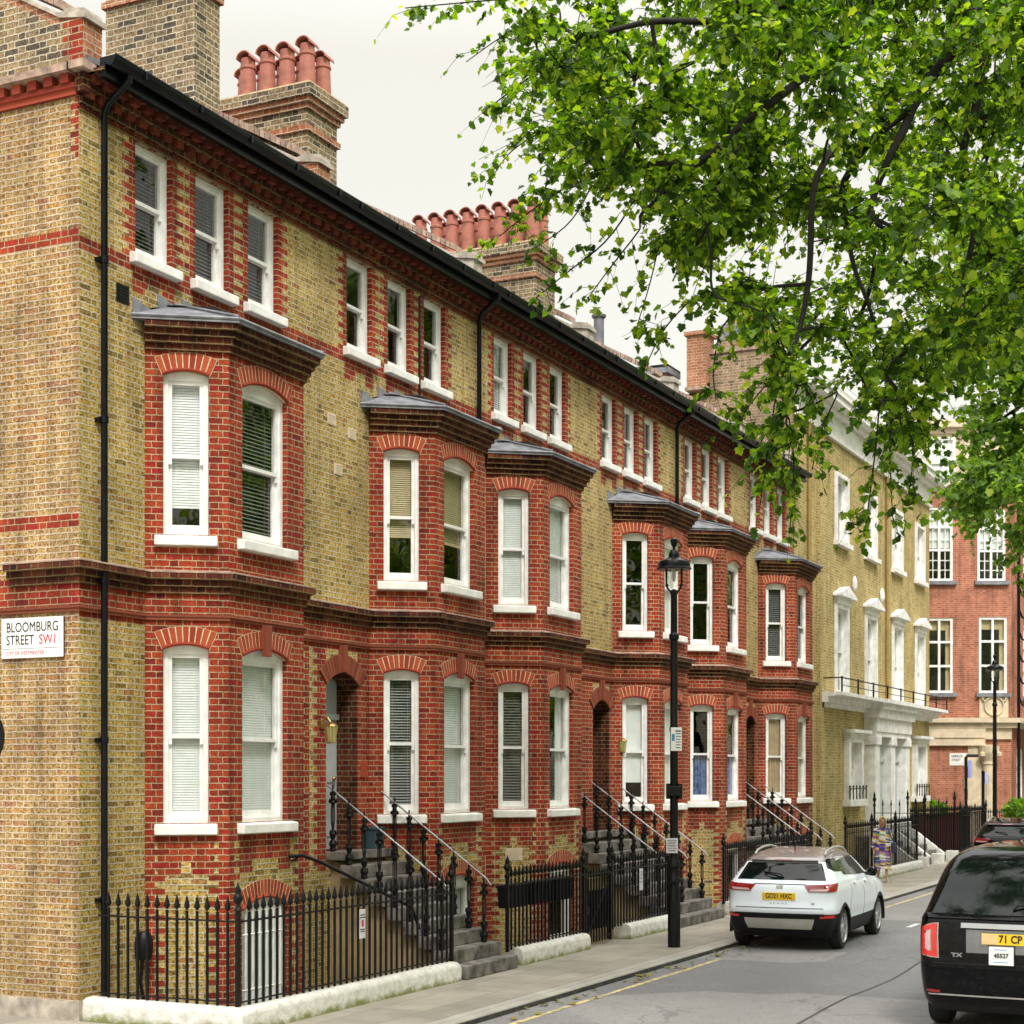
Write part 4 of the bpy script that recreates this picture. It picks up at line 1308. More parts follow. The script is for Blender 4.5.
for c in (33.3, 42.2):
    add_window(YT, (0, 0), (0, 1), yy(c), 1.95, 1.24, 1.65, 0, 'white', sill=False)
    s = MB()
    for sg in (-1, 1): s.box(.003, yy(c) + sg * .75 - .13, 1.95, .16, yy(c) + sg * .75 + .13, 3.72)
    s.box(.003, yy(c) - .62, 3.6, .158, yy(c) + .62, 3.72); s.box(.003, yy(c) - .92, 3.72, .22, yy(c) + .92, 3.86); s.box(.003, yy(c) - 1.02, 3.86, .36, yy(c) + 1.02, 3.95)
    s.box(-.1, yy(c) - 1.0, 1.76, .24, yy(c) + 1.0, 1.948)
    link('surround', s.mesh('ysur2', MT['whitestone']), YT)
    s = MB(); s.tube([(.2, yy(c) - .95, 2.26), (.2, yy(c) + .95, 2.26)], .018, 6)
    for k in range(6):
        q = yy(c) - .95 + k * .38
        s.tube([(.2, q, 1.94), (.2, q, 2.34)], .02, 6); s.lathe([(.0, -.04), (.035, 0), (0, .05)], 6, (.2, q, 2.32))
    link('window_guard', s.mesh('yguard', MT['black']), YT)
s = MB()
ys = [29.9 + k * 1.78 for k in range(9)]
for q in ys: s.box(.58, yy(q) - .02, 4.88, .62, yy(q) + .02, 5.32)
s.tube([(.6, yy(ys[0]), 5.28), (.6, yy(ys[-1]), 5.28)], .02, 6); s.tube([(.6, yy(ys[0]), 5.08), (.6, yy(ys[-1]), 5.08)], .012, 6)
s.tube([(0, yy(ys[-1]), 5.28), (.6, yy(ys[-1]), 5.28)], .02, 6); s.tube([(0, yy(ys[0]), 5.28), (.6, yy(ys[0]), 5.28)], .02, 6)
w = MB(); w.box(.4, yy(29.8), 4.80, .64, yy(44.2), 4.895)
link('balcony_ledge', w.mesh('yledge', MT['whitestone']), YT)
link('balcony_rail', s.mesh('ybal', MT['black']), YT)
s = MB(); MT['ochrepipe'] = paint('ochre_pipe', (.3, .2, .06), .5)
for yp_, zb_ in ((37.5, 5.0), (28.6, -1)):
    s = MB(); s.tube([(.07, yy(yp_), 12), (.07, yy(yp_), zb_)], .05, 8); link('drainpipe', s.mesh('ypipe', MT['ochrepipe'], smooth=50), YT)
for c in (33.35, 36.75):
    s = MB(); s.lathe([(0, 0), (.05, .03), (.09, .16), (.07, .34), (.03, .44), (0, .46)], 10, (.08, yy(c), 7.95))
    link('wall_ornament', s.mesh('yorn', MT['whitestone'], smooth=60), YT)
s = MB()
s.prism([(-.5, .4, 13.1), (-1.3, .4, 14.6), (-2.1, .4, 14.6), (-2.5, .4, 13.1)], (0, YL - .6, 0), 0)
s.tube([(-1.3, .3, 14.62), (-1.3, YL - .1, 14.62)], .11, 8, 1)
link('roof', s.mesh('yroof', [MT['lead'], MT['terracotta']]), YT)
for k in range(3):
    s = MB(); yb = 3.2 + k * 4.6
    s.box(-1.9, yb, 13.2, -.72, yb + 1.2, 14.3, 0); s.prism([(-2.2, yb - .1, 14.3), (-.6, yb - .1, 14.3), (-1.3, yb - .1, 14.55)], (0, 1.4, 0), 0)
    d = link('dormer', s.mesh('ydormer', MT['lead']), YT)
    s = MB(); s.box(-.715, yb + .2, 13.6, -.68, yb + 1.0, 14.2); link('dormer_window', s.mesh('ydw', MT['white']), d)
s = MB()
s.box(-2.82, -.30, 12.85, -2.28, .32, 14.2, 0); s.box(-2.88, -.36, 14.2, -2.22, .38, 14.3, 0); s.box(-2.86, -.34, 12.76, -2.24, .34, 12.85, 1)
link('chimney', s.mesh('ychim', [MT['orange'], MT['coping']]), YT)
s = MB(); s.box(-2.1, .35, 13.2, -1.0, 1.3, 14.2, 0); ch = link('chimney', s.mesh('ychim2', MT['flankbrick']), YT)
for k in range(3):
    q = MB(); pot(q, 0, 0, 0, .62, .13, cowl=False); link('chimney_pot', q.mesh('yp', MT['terracotta'], smooth=40), ch, (-1.3 - k * .3, .8, 14.2))
s = MB(); s.box(-6.5, -.8, 10.4, -3.2, -.02, 13.15, 0); s.box(-6.6, -.95, 13.15, -3.1, .0, 13.3, 1); s.box(-6.6, -.96, 13.3, -3.1, .0, 13.36, 2)
link('rear_wing', s.mesh('ywing', [MT['orange'], MT['lead'], MT['gloss_black']]), YT)
# steps to the double doorcase
T = thing('entrance_steps', 'pale steps with white sloping cheek walls below the white double doorcase', 'steps', (0, 0, 0), 0, 'stone entrance steps')
s = MB()
for k in range(5): s.box(.0 if k == 0 else .45 + .28 * k - .05, 33.8, -.2, .62 + .28 * k, 38.2, .84 - .168 * k)
link('stone_steps', s.mesh('ysteps', MT['stepstone'], bevel=.01), T)
for y in (33.7, 35.9, 38.1):
    s = MB(); s.prism([(.4, y, -1.2), (.4, y, 1.0), (.75, y, .95), (1.7, y, .22), (2.05, y, .20), (2.05, y, -.02), (1.9, y, -1.2)], (0, .2, 0))
    s.box(1.76, y - .05, -.02, 2.1, y + .25, .30)
    link('cheek_wall', s.mesh('ycheek', MT['whitestone'], bevel=.012), T)
railing('step_railing', 'thin tall railing on the white steps of the ochre building, nearer flight', (.55, 33.8), (2.0, 33.8), zb=.3, n=6, zr=1.55, group='thin railings on the white steps')
railing('step_railing', 'thin tall railing on the white steps of the ochre building, farther flight', (.55, 38.2), (2.0, 38.2), zb=.3, n=6, zr=1.55, group='thin railings on the white steps')
railing('area_railing', 'far black railing between the white steps and the corner of the ochre building', (FX, 39.4), (FX, 44.0), posts=(0, 1), zr=1.35, n=24)

# ================================================================= ORANGE CORNER BUILDING
ZR = 60.0
O = at(512, 775, ZR); O.z = 0
RB = thing('corner_building', 'orange red brick corner building with tall white casements closing the street', 'building', O, YAW)
ur = lambda px: (px - 512) / 27.5
zr_ = lambda py: 2.65 + (775 - py) / 27.5
CAS = [(926, 953, 507, 581, 1), (977.5, 1005.5, 509, 581, 1), (926, 953, 618, 693, 0), (979, 1007, 617, 693, 0)]
w = MB()
U0, U1 = 12.0, 18.15
hl = [(ur(a) - U0, ur(b_) - U0, zr_(d_), zr_(c_), .15, 1) for a, b_, c_, d_, k in CAS]


def fr_(z, row): return []


brick_wall(w, (U0, 0), (1, 0), U1 - U0, 0, 13.0, hl, fr_, red=1)
dd = (math.cos(R(62)), math.sin(R(62)))
brick_wall(w, (U1, 0), dd, 14, 0, 13.0, [(2.2, 3.4, 5.6, 8.3, .15), (2.2, 3.4, 9.7, 12.3, .15), (1.0, 2.0, 1.6, 3.6, .15)], fr_)
w.poly([(U0, 0, 0), (U0, 14, 0), (U0, 14, 13), (U0, 0, 13)]); w.poly([(U0, 14, 0), (U1 + dd[0] * 14, dd[1] * 14, 0), (U1 + dd[0] * 14, dd[1] * 14, 16), (U0, 14, 16)])
w.poly([(U0, 4, 0), (30, 4, 0), (30, 4, 16), (U0, 4, 16)], 2)
w.poly([(U0, .02, 4.6), (30, .5, 4.6), (30, 12, 4.6), (U0, 12, 4.6)], 2)
link('brick_wall', w.mesh('rbwall', [MT['farred'], MT['white'], MT['room']]), RB)
w = MB()
p = [(U0, 0), (U1, 0), (U1 + dd[0] * 13, dd[1] * 13)]
course(w, p, 12.95, 13.12, .06); course(w, p, 13.12, 13.32, .22)
for k in range(30): w.box(U0 + k * .2, -.16, 13.0, U0 + k * .2 + .1, .0, 13.12)
brick_off = offset_path(p, -.25)
course(w, brick_off, 13.3, 15.1, .02); course(w, brick_off, 15.1, 15.3, .14); course(w, brick_off, 15.3, 15.56, .34)
w.poly([(x, y, 15.5) for x, y in brick_off] + [(U0, 12, 15.5)])
link('attic_storey', w.mesh('rbattic', MT['cream']), RB)
w = MB()
course(w, p, 4.36, 4.55, .22); course(w, p, 4.55, 4.72, .36)
w2 = [(U0, 0), (ur(984), 0)]
course(w, w2, 3.72, 4.0, .16); course(w, w2, 4.0, 4.36, .20); course(w, [(ur(984), 0), (U1, 0)], 3.95, 4.36, .1)
w.box(ur(972), -.06, 0, ur(995), .02, 3.75)
for k in range(9): w.box(ur(972) - .16 - (.14 if k % 2 else 0), -.05, .2 + k * .39, ur(972), .02, .2 + k * .39 + .385)
w.lathe([(.30, 0), (.30, .2), (.25, .26), (.235, 3.0), (.27, 3.05), (.26, 3.15), (.36, 3.45), (.38, 3.7)], 16, (ur(988), -.1, 0))
for s_ in (-1, 1): w.lathe([(.0, -.1), (.1, -.06), (.1, .06), (0, .1)], 10, (ur(988) + s_ * .3, -.34, 3.4))
w.box(ur(979), -.05, 4.74, ur(1008), .01, 5.62)
link('stone_dressing', w.mesh('rbstone', MT['cream']), RB)
w = MB()
pts = [(ur(993.5) + .34 * math.cos(2 * math.pi * k / 24), -.07, 5.16 + .34 * math.sin(2 * math.pi * k / 24)) for k in range(25)]
w.tube(pts, .04, 6)
for s_ in (-1, 1): w.tube([(ur(993.5) + s_ * .45, -.07, 5.55), (ur(993.5) + s_ * .42, -.09, 5.4), (ur(993.5) + s_ * .36, -.07, 5.32)], .04, 6)
link('roundel', w.mesh('rbround', MT['cream'], smooth=60), RB)


def casement(parent, u0, u1, z0, z1, many, y=0.0):
    b = MB(); wd = u1 - u0; f = .09
    b.box(u0, .03, z0, u0 + f, .14, z1); b.box(u1 - f, .03, z0, u1, .14, z1); b.box(u0 + f, .03, z0, u1 - f, .14, z0 + f); b.box(u0 + f, .03, z1 - f, u1 - f, .14, z1)
    um = (u0 + u1) / 2; b.box(um - .04, .04, z0 + f, um + .04, .13, z1 - f)
    hh = z1 - z0
    for q in ((.36, .68) if not many else (.42, .73)): b.box(u0 + f, .045, z0 + hh * q - .04, u1 - f, .125, z0 + hh * q + .04)
    if many:
        for a, c in ((u0 + f, um - .04), (um + .04, u1 - f)):
            b.box((a + c) / 2 - .014, .07, z0 + f, (a + c) / 2 + .014, .1, z1 - f)
            for q in (.15, .28, .57, .85): b.box(a, .072, z0 + hh * q - .014, c, .098, z0 + hh * q + .014)
    o = link('window', b.mesh('casement', MT['white']), parent)
    g = MB(); g.poly([(u0 + f, .09, z0 + f), (u1 - f, .09, z0 + f), (u1 - f, .09, z1 - f), (u0 + f, .09, z1 - f)]); link('pane', g.mesh('cpane', MT['glass']), o)
    s = MB(); s.box(u0 - .12, -.14, z0 - .14, u1 + .12, .05, z0 - .001); link('sill', s.mesh('csill', MT['lead']), o)
    if many:
        s = MB(); s.box(u0 + f, .16, z0 + hh * .45, u1 - f, .17, z1 - f); link('curtain', s.mesh('ccur', MT['blind_white']), o)
    else:
        s = MB(); s.box(u1 - f - (u1 - u0) * .15, .16, z0 + f, u1 - f, .17, z1 - f); s.box(u0 + f, .175, z1 - hh * .16, u1 - f, .185, z1 - f); link('curtain', s.mesh('ccur2', MT['blind_beige']), o)
    return o


for a, b_, c_, d_, k in CAS: casement(RB, ur(a), ur(b_), zr_(d_), zr_(c_), k)
aw = casement(RB, ur(930), ur(956), 13.52, 14.95, 0)
aw.location.y = .06
w = MB(); w.box(ur(930) + .05, .125, 13.56, ur(956) - .05, .135, 14.9); link('blind', w.mesh('rbblind', MT['blind_white']), aw)
for (a, z0, z1) in ((2.2, 5.6, 8.3), (2.2, 9.7, 12.3), (1.0, 1.6, 3.6)):
    o = casement(RB, 0, 1.2 if a > 2 else 1.0, z0, z1, 0)
    o.matrix_local = frame_matrix((U1, 0), dd, a, 0)
w = MB(); w.tube([(18.42, -.02, 0), (18.42, -.02, 13)], .06, 8)
for k, z in enumerate((5.2, 6.0, 6.8, 7.6, 8.4, 9.2)): w.tube([(18.42, -.02, z + .3), (18.62, .2, z), (18.75, .45, z)], .04, 6)
link('drainpipe', w.mesh('rbpipe', MT['gloss_black'], smooth=50), RB)
S = thing('street_nameplate', 'white street nameplate on the red wall below the stone band of the orange corner building', 'sign', O + Vector((RX[0] * ur(961), RX[1] * ur(961), 0)) - Vector((VX[0], VX[1], 0)) * .03 + Vector((0, 0, 3.22)), YAW)
q = MB(); q.box(-.42, 0, -.22, .42, .02, .22); link('plate', q.mesh('np2', MT['signwhite']), S)
put_text(S, 'HERRICK', .13, MT['signblack'], -.36, .11, .8, bold=.002); put_text(S, 'STREET', .13, MT['signblack'], -.36, -.03, .8, bold=.002); put_text(S, 'CITY OF WESTMINSTER', .06, MT['signpink'], -.36, -.16, .8)

# things along the foot of the corner building
q = thing('boarded_fence', 'dark red boarded fence with black spear railing in front of the orange building', 'fence', at(903, 775, 53.5) * Vector((1, 1, 0)), math.atan2((at(972, 775, 57.5) - at(903, 775, 53.5)).y, (at(972, 775, 57.5) - at(903, 775, 53.5)).x))
FLn = ((at(972, 775, 57.5) - at(903, 775, 53.5)) * Vector((1, 1, 0))).length
b = MB(); b.box(0, -.02, 1.32, FLn, .02, 1.37); link('rail', b.mesh('rfr', MT['black']), q)
b = MB()
n = int(FLn / .16)
for k in range(n): b.box(k * FLn / n + .012, .05, .05, (k + 1) * FLn / n - .012, .07, 1.34)
link('boards', b.mesh('rfb', paint('oxblood_boards', (.10, .02, .018), .6)), q)
for k in range(n + 1):
    bb = link('railing_bar', BAR, q, (k * FLn / n, 0, .05)); bb.scale = (1.4, 1.4, 1.35)
a0, a1 = at(975, 775, 58.6), at(1024, 775, 58.6)
railing('area_railing', 'thin black railing in front of the cream column of the orange building', (a0.x, a0.y), (a1.x, a1.y), zb=.05, n=22, posts=(0, 1), zr=1.35)
T = thing('bracket_post', 'slim black post with a bracket arm and a blue strip sign, before the red wall', 'post', at(966, 775, 57.0) * Vector((1, 1, 0)), YAW)
b = MB(); b.tube([(0, 0, 0), (0, 0, 3.25), (.05, 0, 3.32), (.42, 0, 3.32)], .055, 8); link('pole', b.mesh('bp', MT['black'], smooth=50), T)
b = MB(); b.box(.07, -.012, 2.55, .19, .012, 3.15); link('blue_sign', b.mesh('bps', paint('blue_violet_sign', (.25, .3, .62), .4)), T)
T = thing('bollard_post', 'plain slim black post standing before the cream column', 'post', at(983, 775, 57.0) * Vector((1, 1, 0)), YAW)
b = MB(); b.lathe([(.09, 0), (.09, .3), (.055, .34), (.05, 2.7), (.06, 2.72), (.06, 2.78), (0, 2.82)], 10); link('pole', b.mesh('bp2', MT['black'], smooth=40), T)
b = MB(); b.box(.05, -.06, 2.35, .16, .06, 2.75); link('sign', b.mesh('bp3', paint('pale_violet_sign', (.4, .42, .66), .5)), T)
# ================================================================= VEHICLES
def car_paint(name, col, metal=0.0, rough=.22):
    t = NT(name); p = t.obj()
    n1 = t.noise(p, 3, 4); dust = t.ramp(t.noise(p, 14, 5, .7), [(.45, (0, 0, 0)), (.9, (.05, .05, .05))])
    c = t.mix(dust, (*col, 1), (.25, .23, .2, 1))
    t.principled(c, t.math('ADD', rough, t.math('MULTIPLY', n1, .06)), metal, t.bump(n1, .05, .01), **{'Specular IOR Level': .22 if max(col) < .1 else .5, 'Coat Weight': .0 if max(col) < .1 else .6, 'Coat Roughness': .03})
    return t.mat


MT['carwhite'] = car_paint('white_car_paint', (.80, .87, .96))
MT['carblack'] = car_paint('black_car_paint', (.003, .003, .004), rough=.04)
MT['carglass'] = paint('tinted_car_glass', (.004, .007, .006), .06, var=.02, **{'Specular IOR Level': .32})
MT['cladding'] = paint('black_plastic_cladding', (.007, .007, .008), .6, var=.2, scale=30, **{'Specular IOR Level': .3})
MT['underbody'] = paint('underbody_black', (.008, .008, .008), .9)
MT['tyre'] = paint('tyre_rubber', (.014, .014, .014), .85, var=.2, scale=20)
MT['alloy'] = paint('alloy_wheel', (.55, .56, .58), .3, .85, var=.05)
MT['skid'] = paint('silver_trim', (.48, .47, .44), .4, .4, var=.08)
MT['darktrim'] = paint('dark_silver_trim', (.25, .26, .28), .2, .8, var=.1)
MT['chrome'] = paint('chrome', (.6, .6, .6), .06, 1.0, var=.02)
MT['redlens'] = paint('red_lens', (.28, .008, .012), .12, var=.2, scale=25, **{'Coat Weight': 1.0})
MT['pinklens'] = paint('clear_pink_lens', (.62, .42, .42), .12, var=.1, **{'Coat Weight': 1.0})
MT['brightred'] = paint('bright_red_lens', (.62, .02, .02), .15, var=.1, **{'Coat Weight': 1.0})
MT['plateyellow'] = paint('yellow_number_plate', (.88, .56, .015), .35, var=.04)
MT['platepale'] = paint('glared_number_plate', (.75, .52, .25), .35, var=.1)
MT['roofdark'] = car_paint('dark_roof_paint', (.20, .165, .155), rough=.2)


def interp(tab, z):
    """smooth interpolation of a row table by its first column"""
    zs = [r[0] for r in tab]
    if z <= zs[0]: return tab[0][1:]
    if z >= zs[-1]: return tab[-1][1:]
    for i in range(len(zs) - 1):
        if zs[i] <= z <= zs[i + 1]:
            f = (z - zs[i]) / (zs[i + 1] - zs[i])
            out = []
            for k in range(1, len(tab[0])):
                p0 = tab[max(i - 1, 0)]; p1 = tab[i]; p2 = tab[i + 1]; p3 = tab[min(i + 2, len(tab) - 1)]
                h = p2[0] - p1[0]
                d1 = (p2[k] - p1[k]) / h
                da = (p1[k] - p0[k]) / (p1[0] - p0[0]) if i > 0 else d1
                dc = (p3[k] - p2[k]) / (p3[0] - p2[0]) if i + 2 < len(tab) else d1
                m1 = 0 if da * d1 <= 0 else 2 * da * d1 / (da + d1); m2 = 0 if dc * d1 <= 0 else 2 * dc * d1 / (dc + d1)
                if i == 0: m1 = d1
                if i + 2 >= len(tab): m2 = d1
                out.append((2 * f ** 3 - 3 * f * f + 1) * p1[k] + (f ** 3 - 2 * f * f + f) * h * m1 + (-2 * f ** 3 + 3 * f * f) * p2[k] + (f ** 3 - f * f) * h * m2)
            return out


class Body:
    """car body as stacked plan outlines: z, rear y, front y, half width, rear corner radius, front corner radius, rear bow"""

    def __init__(s, tab): s.tab = tab

    def half(s, t, z):
        yr, yf, hw, rr, rf, bow = interp(s.tab, z)
        k = int(min(4, max(0, math.floor(t)))); f = t - k
        if k == 0:
            x = (hw - rr) * f; y = yr + bow * (x / hw) ** 2
        elif k == 1:
            yb = bow * ((hw - rr) / hw) ** 2
            a = f * math.pi / 2
            x = hw - rr + rr * math.sin(a); y = yr + yb + (rr * 1.25) * (1 - math.cos(a))
        elif k == 2:
            yb = yr + bow * ((hw - rr) / hw) ** 2 + rr * 1.25; ye = yf - rf - .02
            y = yb + (ye - yb) * f
            x = hw + .022 * math.sin(math.pi * f)
        elif k == 3:
            a = f * math.pi / 2
            x = hw - rf + rf * math.cos(a); y = yf - rf - .02 + rf * math.sin(a)
        else:
            x = (hw - rf) * (1 - f); y = yf - .02 + .02 * f
        return Vector((x, y, z))

    def P(s, t, z):
        return s.half(t, z) if t >= 0 else s.half(-t, z) * Vector((-1, 1, 1))

    def N(s, t, z):
        e = 1e-3
        at_ = abs(t)
        a = s.half(at_ + e, z) - s.half(max(at_ - e, 0), z); b = s.half(at_, z + e) - s.half(at_, z - e)
        n = a.cross(b)
        n = n.normalized() if n.length > 1e-12 else Vector((0, -1, 0))
        if t < 0: n.x = -n.x
        return n

    def mesh_into(s, mb, zs, matf):
        ts = [k / 6 for k in range(6)] + [1 + k / 5 for k in range(5)] + [2 + k / 22 for k in range(22)] + [3 + k / 5 for k in range(5)] + [4 + k / 6 for k in range(7)]
        loop = [-t for t in ts[::-1] if t > 0] + ts[0:]
        loop = loop[:-1]
        rows = []
        for z in zs:
            rows.append([mb._p(s.P(t, z)) for t in loop])
        n = len(loop)
        for i in range(len(zs) - 1):
            for j in range(n):
                mb.f.append([rows[i][j], rows[i][(j + 1) % n], rows[i + 1][(j + 1) % n], rows[i + 1][j]])
                mb.m.append(matf((loop[j] + loop[(j + 1) % n]) / 2 if j < n - 1 else 5, (zs[i] + zs[i + 1]) / 2))
        mb.f.append(rows[0][::-1]); mb.m.append(matf(0, 0))
        mb.f.append(rows[-1]); mb.m.append(matf(0, 9))

    def patch(s, mb, c, d=.005, nt=10, nz=5, m=0, back=.02):
        """shell over the body; c = four (t,z) corners: bottom left, bottom right, top right, top left"""
        g = []
        for i in range(nz + 1):
            v = i / nz; row = []
            for j in range(nt + 1):
                u = j / nt
                t = (c[0][0] * (1 - u) + c[1][0] * u) * (1 - v) + (c[3][0] * (1 - u) + c[2][0] * u) * v
                z = (c[0][1] * (1 - u) + c[1][1] * u) * (1 - v) + (c[3][1] * (1 - u) + c[2][1] * u) * v
                p = s.P(t, z); n = s.N(t, z)
                row.append((p + n * d, p - n * back))
            g.append(row)
        for i in range(nz):
            for j in range(nt):
                mb.poly([g[i][j][0], g[i][j + 1][0], g[i + 1][j + 1][0], g[i + 1][j][0]], m)
        for j in range(nt):
            for i in (0, nz): mb.poly([g[i][j][0], g[i][j][1], g[i][j + 1][1], g[i][j + 1][0]], m)
        for i in range(nz):
            for j in (0, nt): mb.poly([g[i][j][0], g[i + 1][j][0], g[i + 1][j][1], g[i][j][1]], m)


def wheel(parent, x, y, r, wdt, side, spokes=10):
    """tyre, rim; side = +1 right"""
    b = MB(); b.T = Matrix.Translation((x, y, r)) @ Matrix.Rotation(R(90) * side, 4, 'Y')
    b.lathe([(r * .62, -wdt * .95), (r * .9, -wdt * .98), (r * .985, -wdt * .8), (r, -wdt * .5), (r * .985, -.03), (r * .93, .0), (r * .70, .004), (r * .68, -.02)], 40, cap=False)
    T = link('wheel', b.mesh('tyre', MT['tyre'], smooth=40), parent)
    b = MB(); b.T = Matrix.Translation((x, y, r)) @ Matrix.Rotation(R(90) * side, 4, 'Y')
    b.lathe([(r * .66, -.10), (r * .66, -.02), (r * .70, .006), (r * .69, .008), (r * .64, -.012), (r * .63, -.1)], 40, cap=False)
    b.lathe([(.0, .0), (.035, .0), (.07, -.01), (.085, -.03), (.085, -.1)], 20)
    for k in range(spokes):
        a = 2 * math.pi * k / spokes + (.10 if k % 2 else -.10)
        c_, s_ = math.cos(a), math.sin(a)
        q = [(c_ * .05 - s_ * .016, s_ * .05 + c_ * .016), (c_ * .05 + s_ * .016, s_ * .05 - c_ * .016), (c_ * r * .65 + s_ * .018, s_ * r * .65 - c_ * .018), (c_ * r * .65 - s_ * .018, s_ * r * .65 + c_ * .018)]
        b.prism([(px_, py_, -.012) for px_, py_ in q], (0, 0, -.03))
    link('rim', b.mesh('rim', MT['alloy'], smooth=30), T)
    b = MB(); b.T = Matrix.Translation((x, y, r)) @ Matrix.Rotation(R(90) * side, 4, 'Y')
    b.lathe([(0, -.085), (r * .64, -.085), (r * .64, -.1), (0, -.1)], 24)
    link('brake_disc', b.mesh('brake', MT['underbody']), T)
    return T


def finish_body(mb, mats, wheels, parent, name='body', rad=.37, cutm=1):
    me = mb.mesh('car_body', mats, recalc=True, weld=1e-5)
    o = link(name, me, parent)
    for (y, sx, hw, r) in wheels:
        c = MB(); c.T = Matrix.Translation((sx * (hw - .10), y, r - .02)) @ Matrix.Rotation(R(90), 4, 'Y')
        c.lathe([(rad, -.17), (rad, .30)], 40)
        for k in range(len(c.m)): c.m[k] = cutm
        cm = c.mesh('cut', mats, recalc=True)
        co = bpy.data.objects.new('cut', cm); COL.objects.link(co)
        if parent: co.parent = parent
        md = o.modifiers.new('b', 'BOOLEAN'); md.object = co; md.operation = 'DIFFERENCE'; md.solver = 'EXACT'
        bpy.context.view_layer.update()
        new = applied(o)
        o.modifiers.clear(); o.data = new
        bpy.data.objects.remove(co)
    me = o.data
    me.polygons.foreach_set('use_smooth', [True] * len(me.polygons)); me.set_sharp_from_angle(angle=R(32))
    return o


def arch_trim(parent, x, y, rc, r0, r1, side, zmin=.25, mat='cladding'):
    b = MB(); n = 26
    a0 = math.asin((zmin - rc) / r1) if abs(zmin - rc) < r1 else -.3
    def ring(rr, xx): return [(x + side * xx, y + rr * math.cos(a0 + (math.pi - 2 * a0) * k / n), rc + rr * math.sin(a0 + (math.pi - 2 * a0) * k / n)) for k in range(n + 1)]
    A, B, C, D_ = ring(r0, -.06), ring(r0, .016), ring(r1, .012), ring(r1, -.03)
    for q0, q1 in ((A, B), (B, C), (C, D_)):
        for k in range(n): b.poly([q0[k], q0[k + 1], q1[k + 1], q1[k]])
    link('wheel_arch', b.mesh('arch_trim', MT[mat], smooth=40), parent)


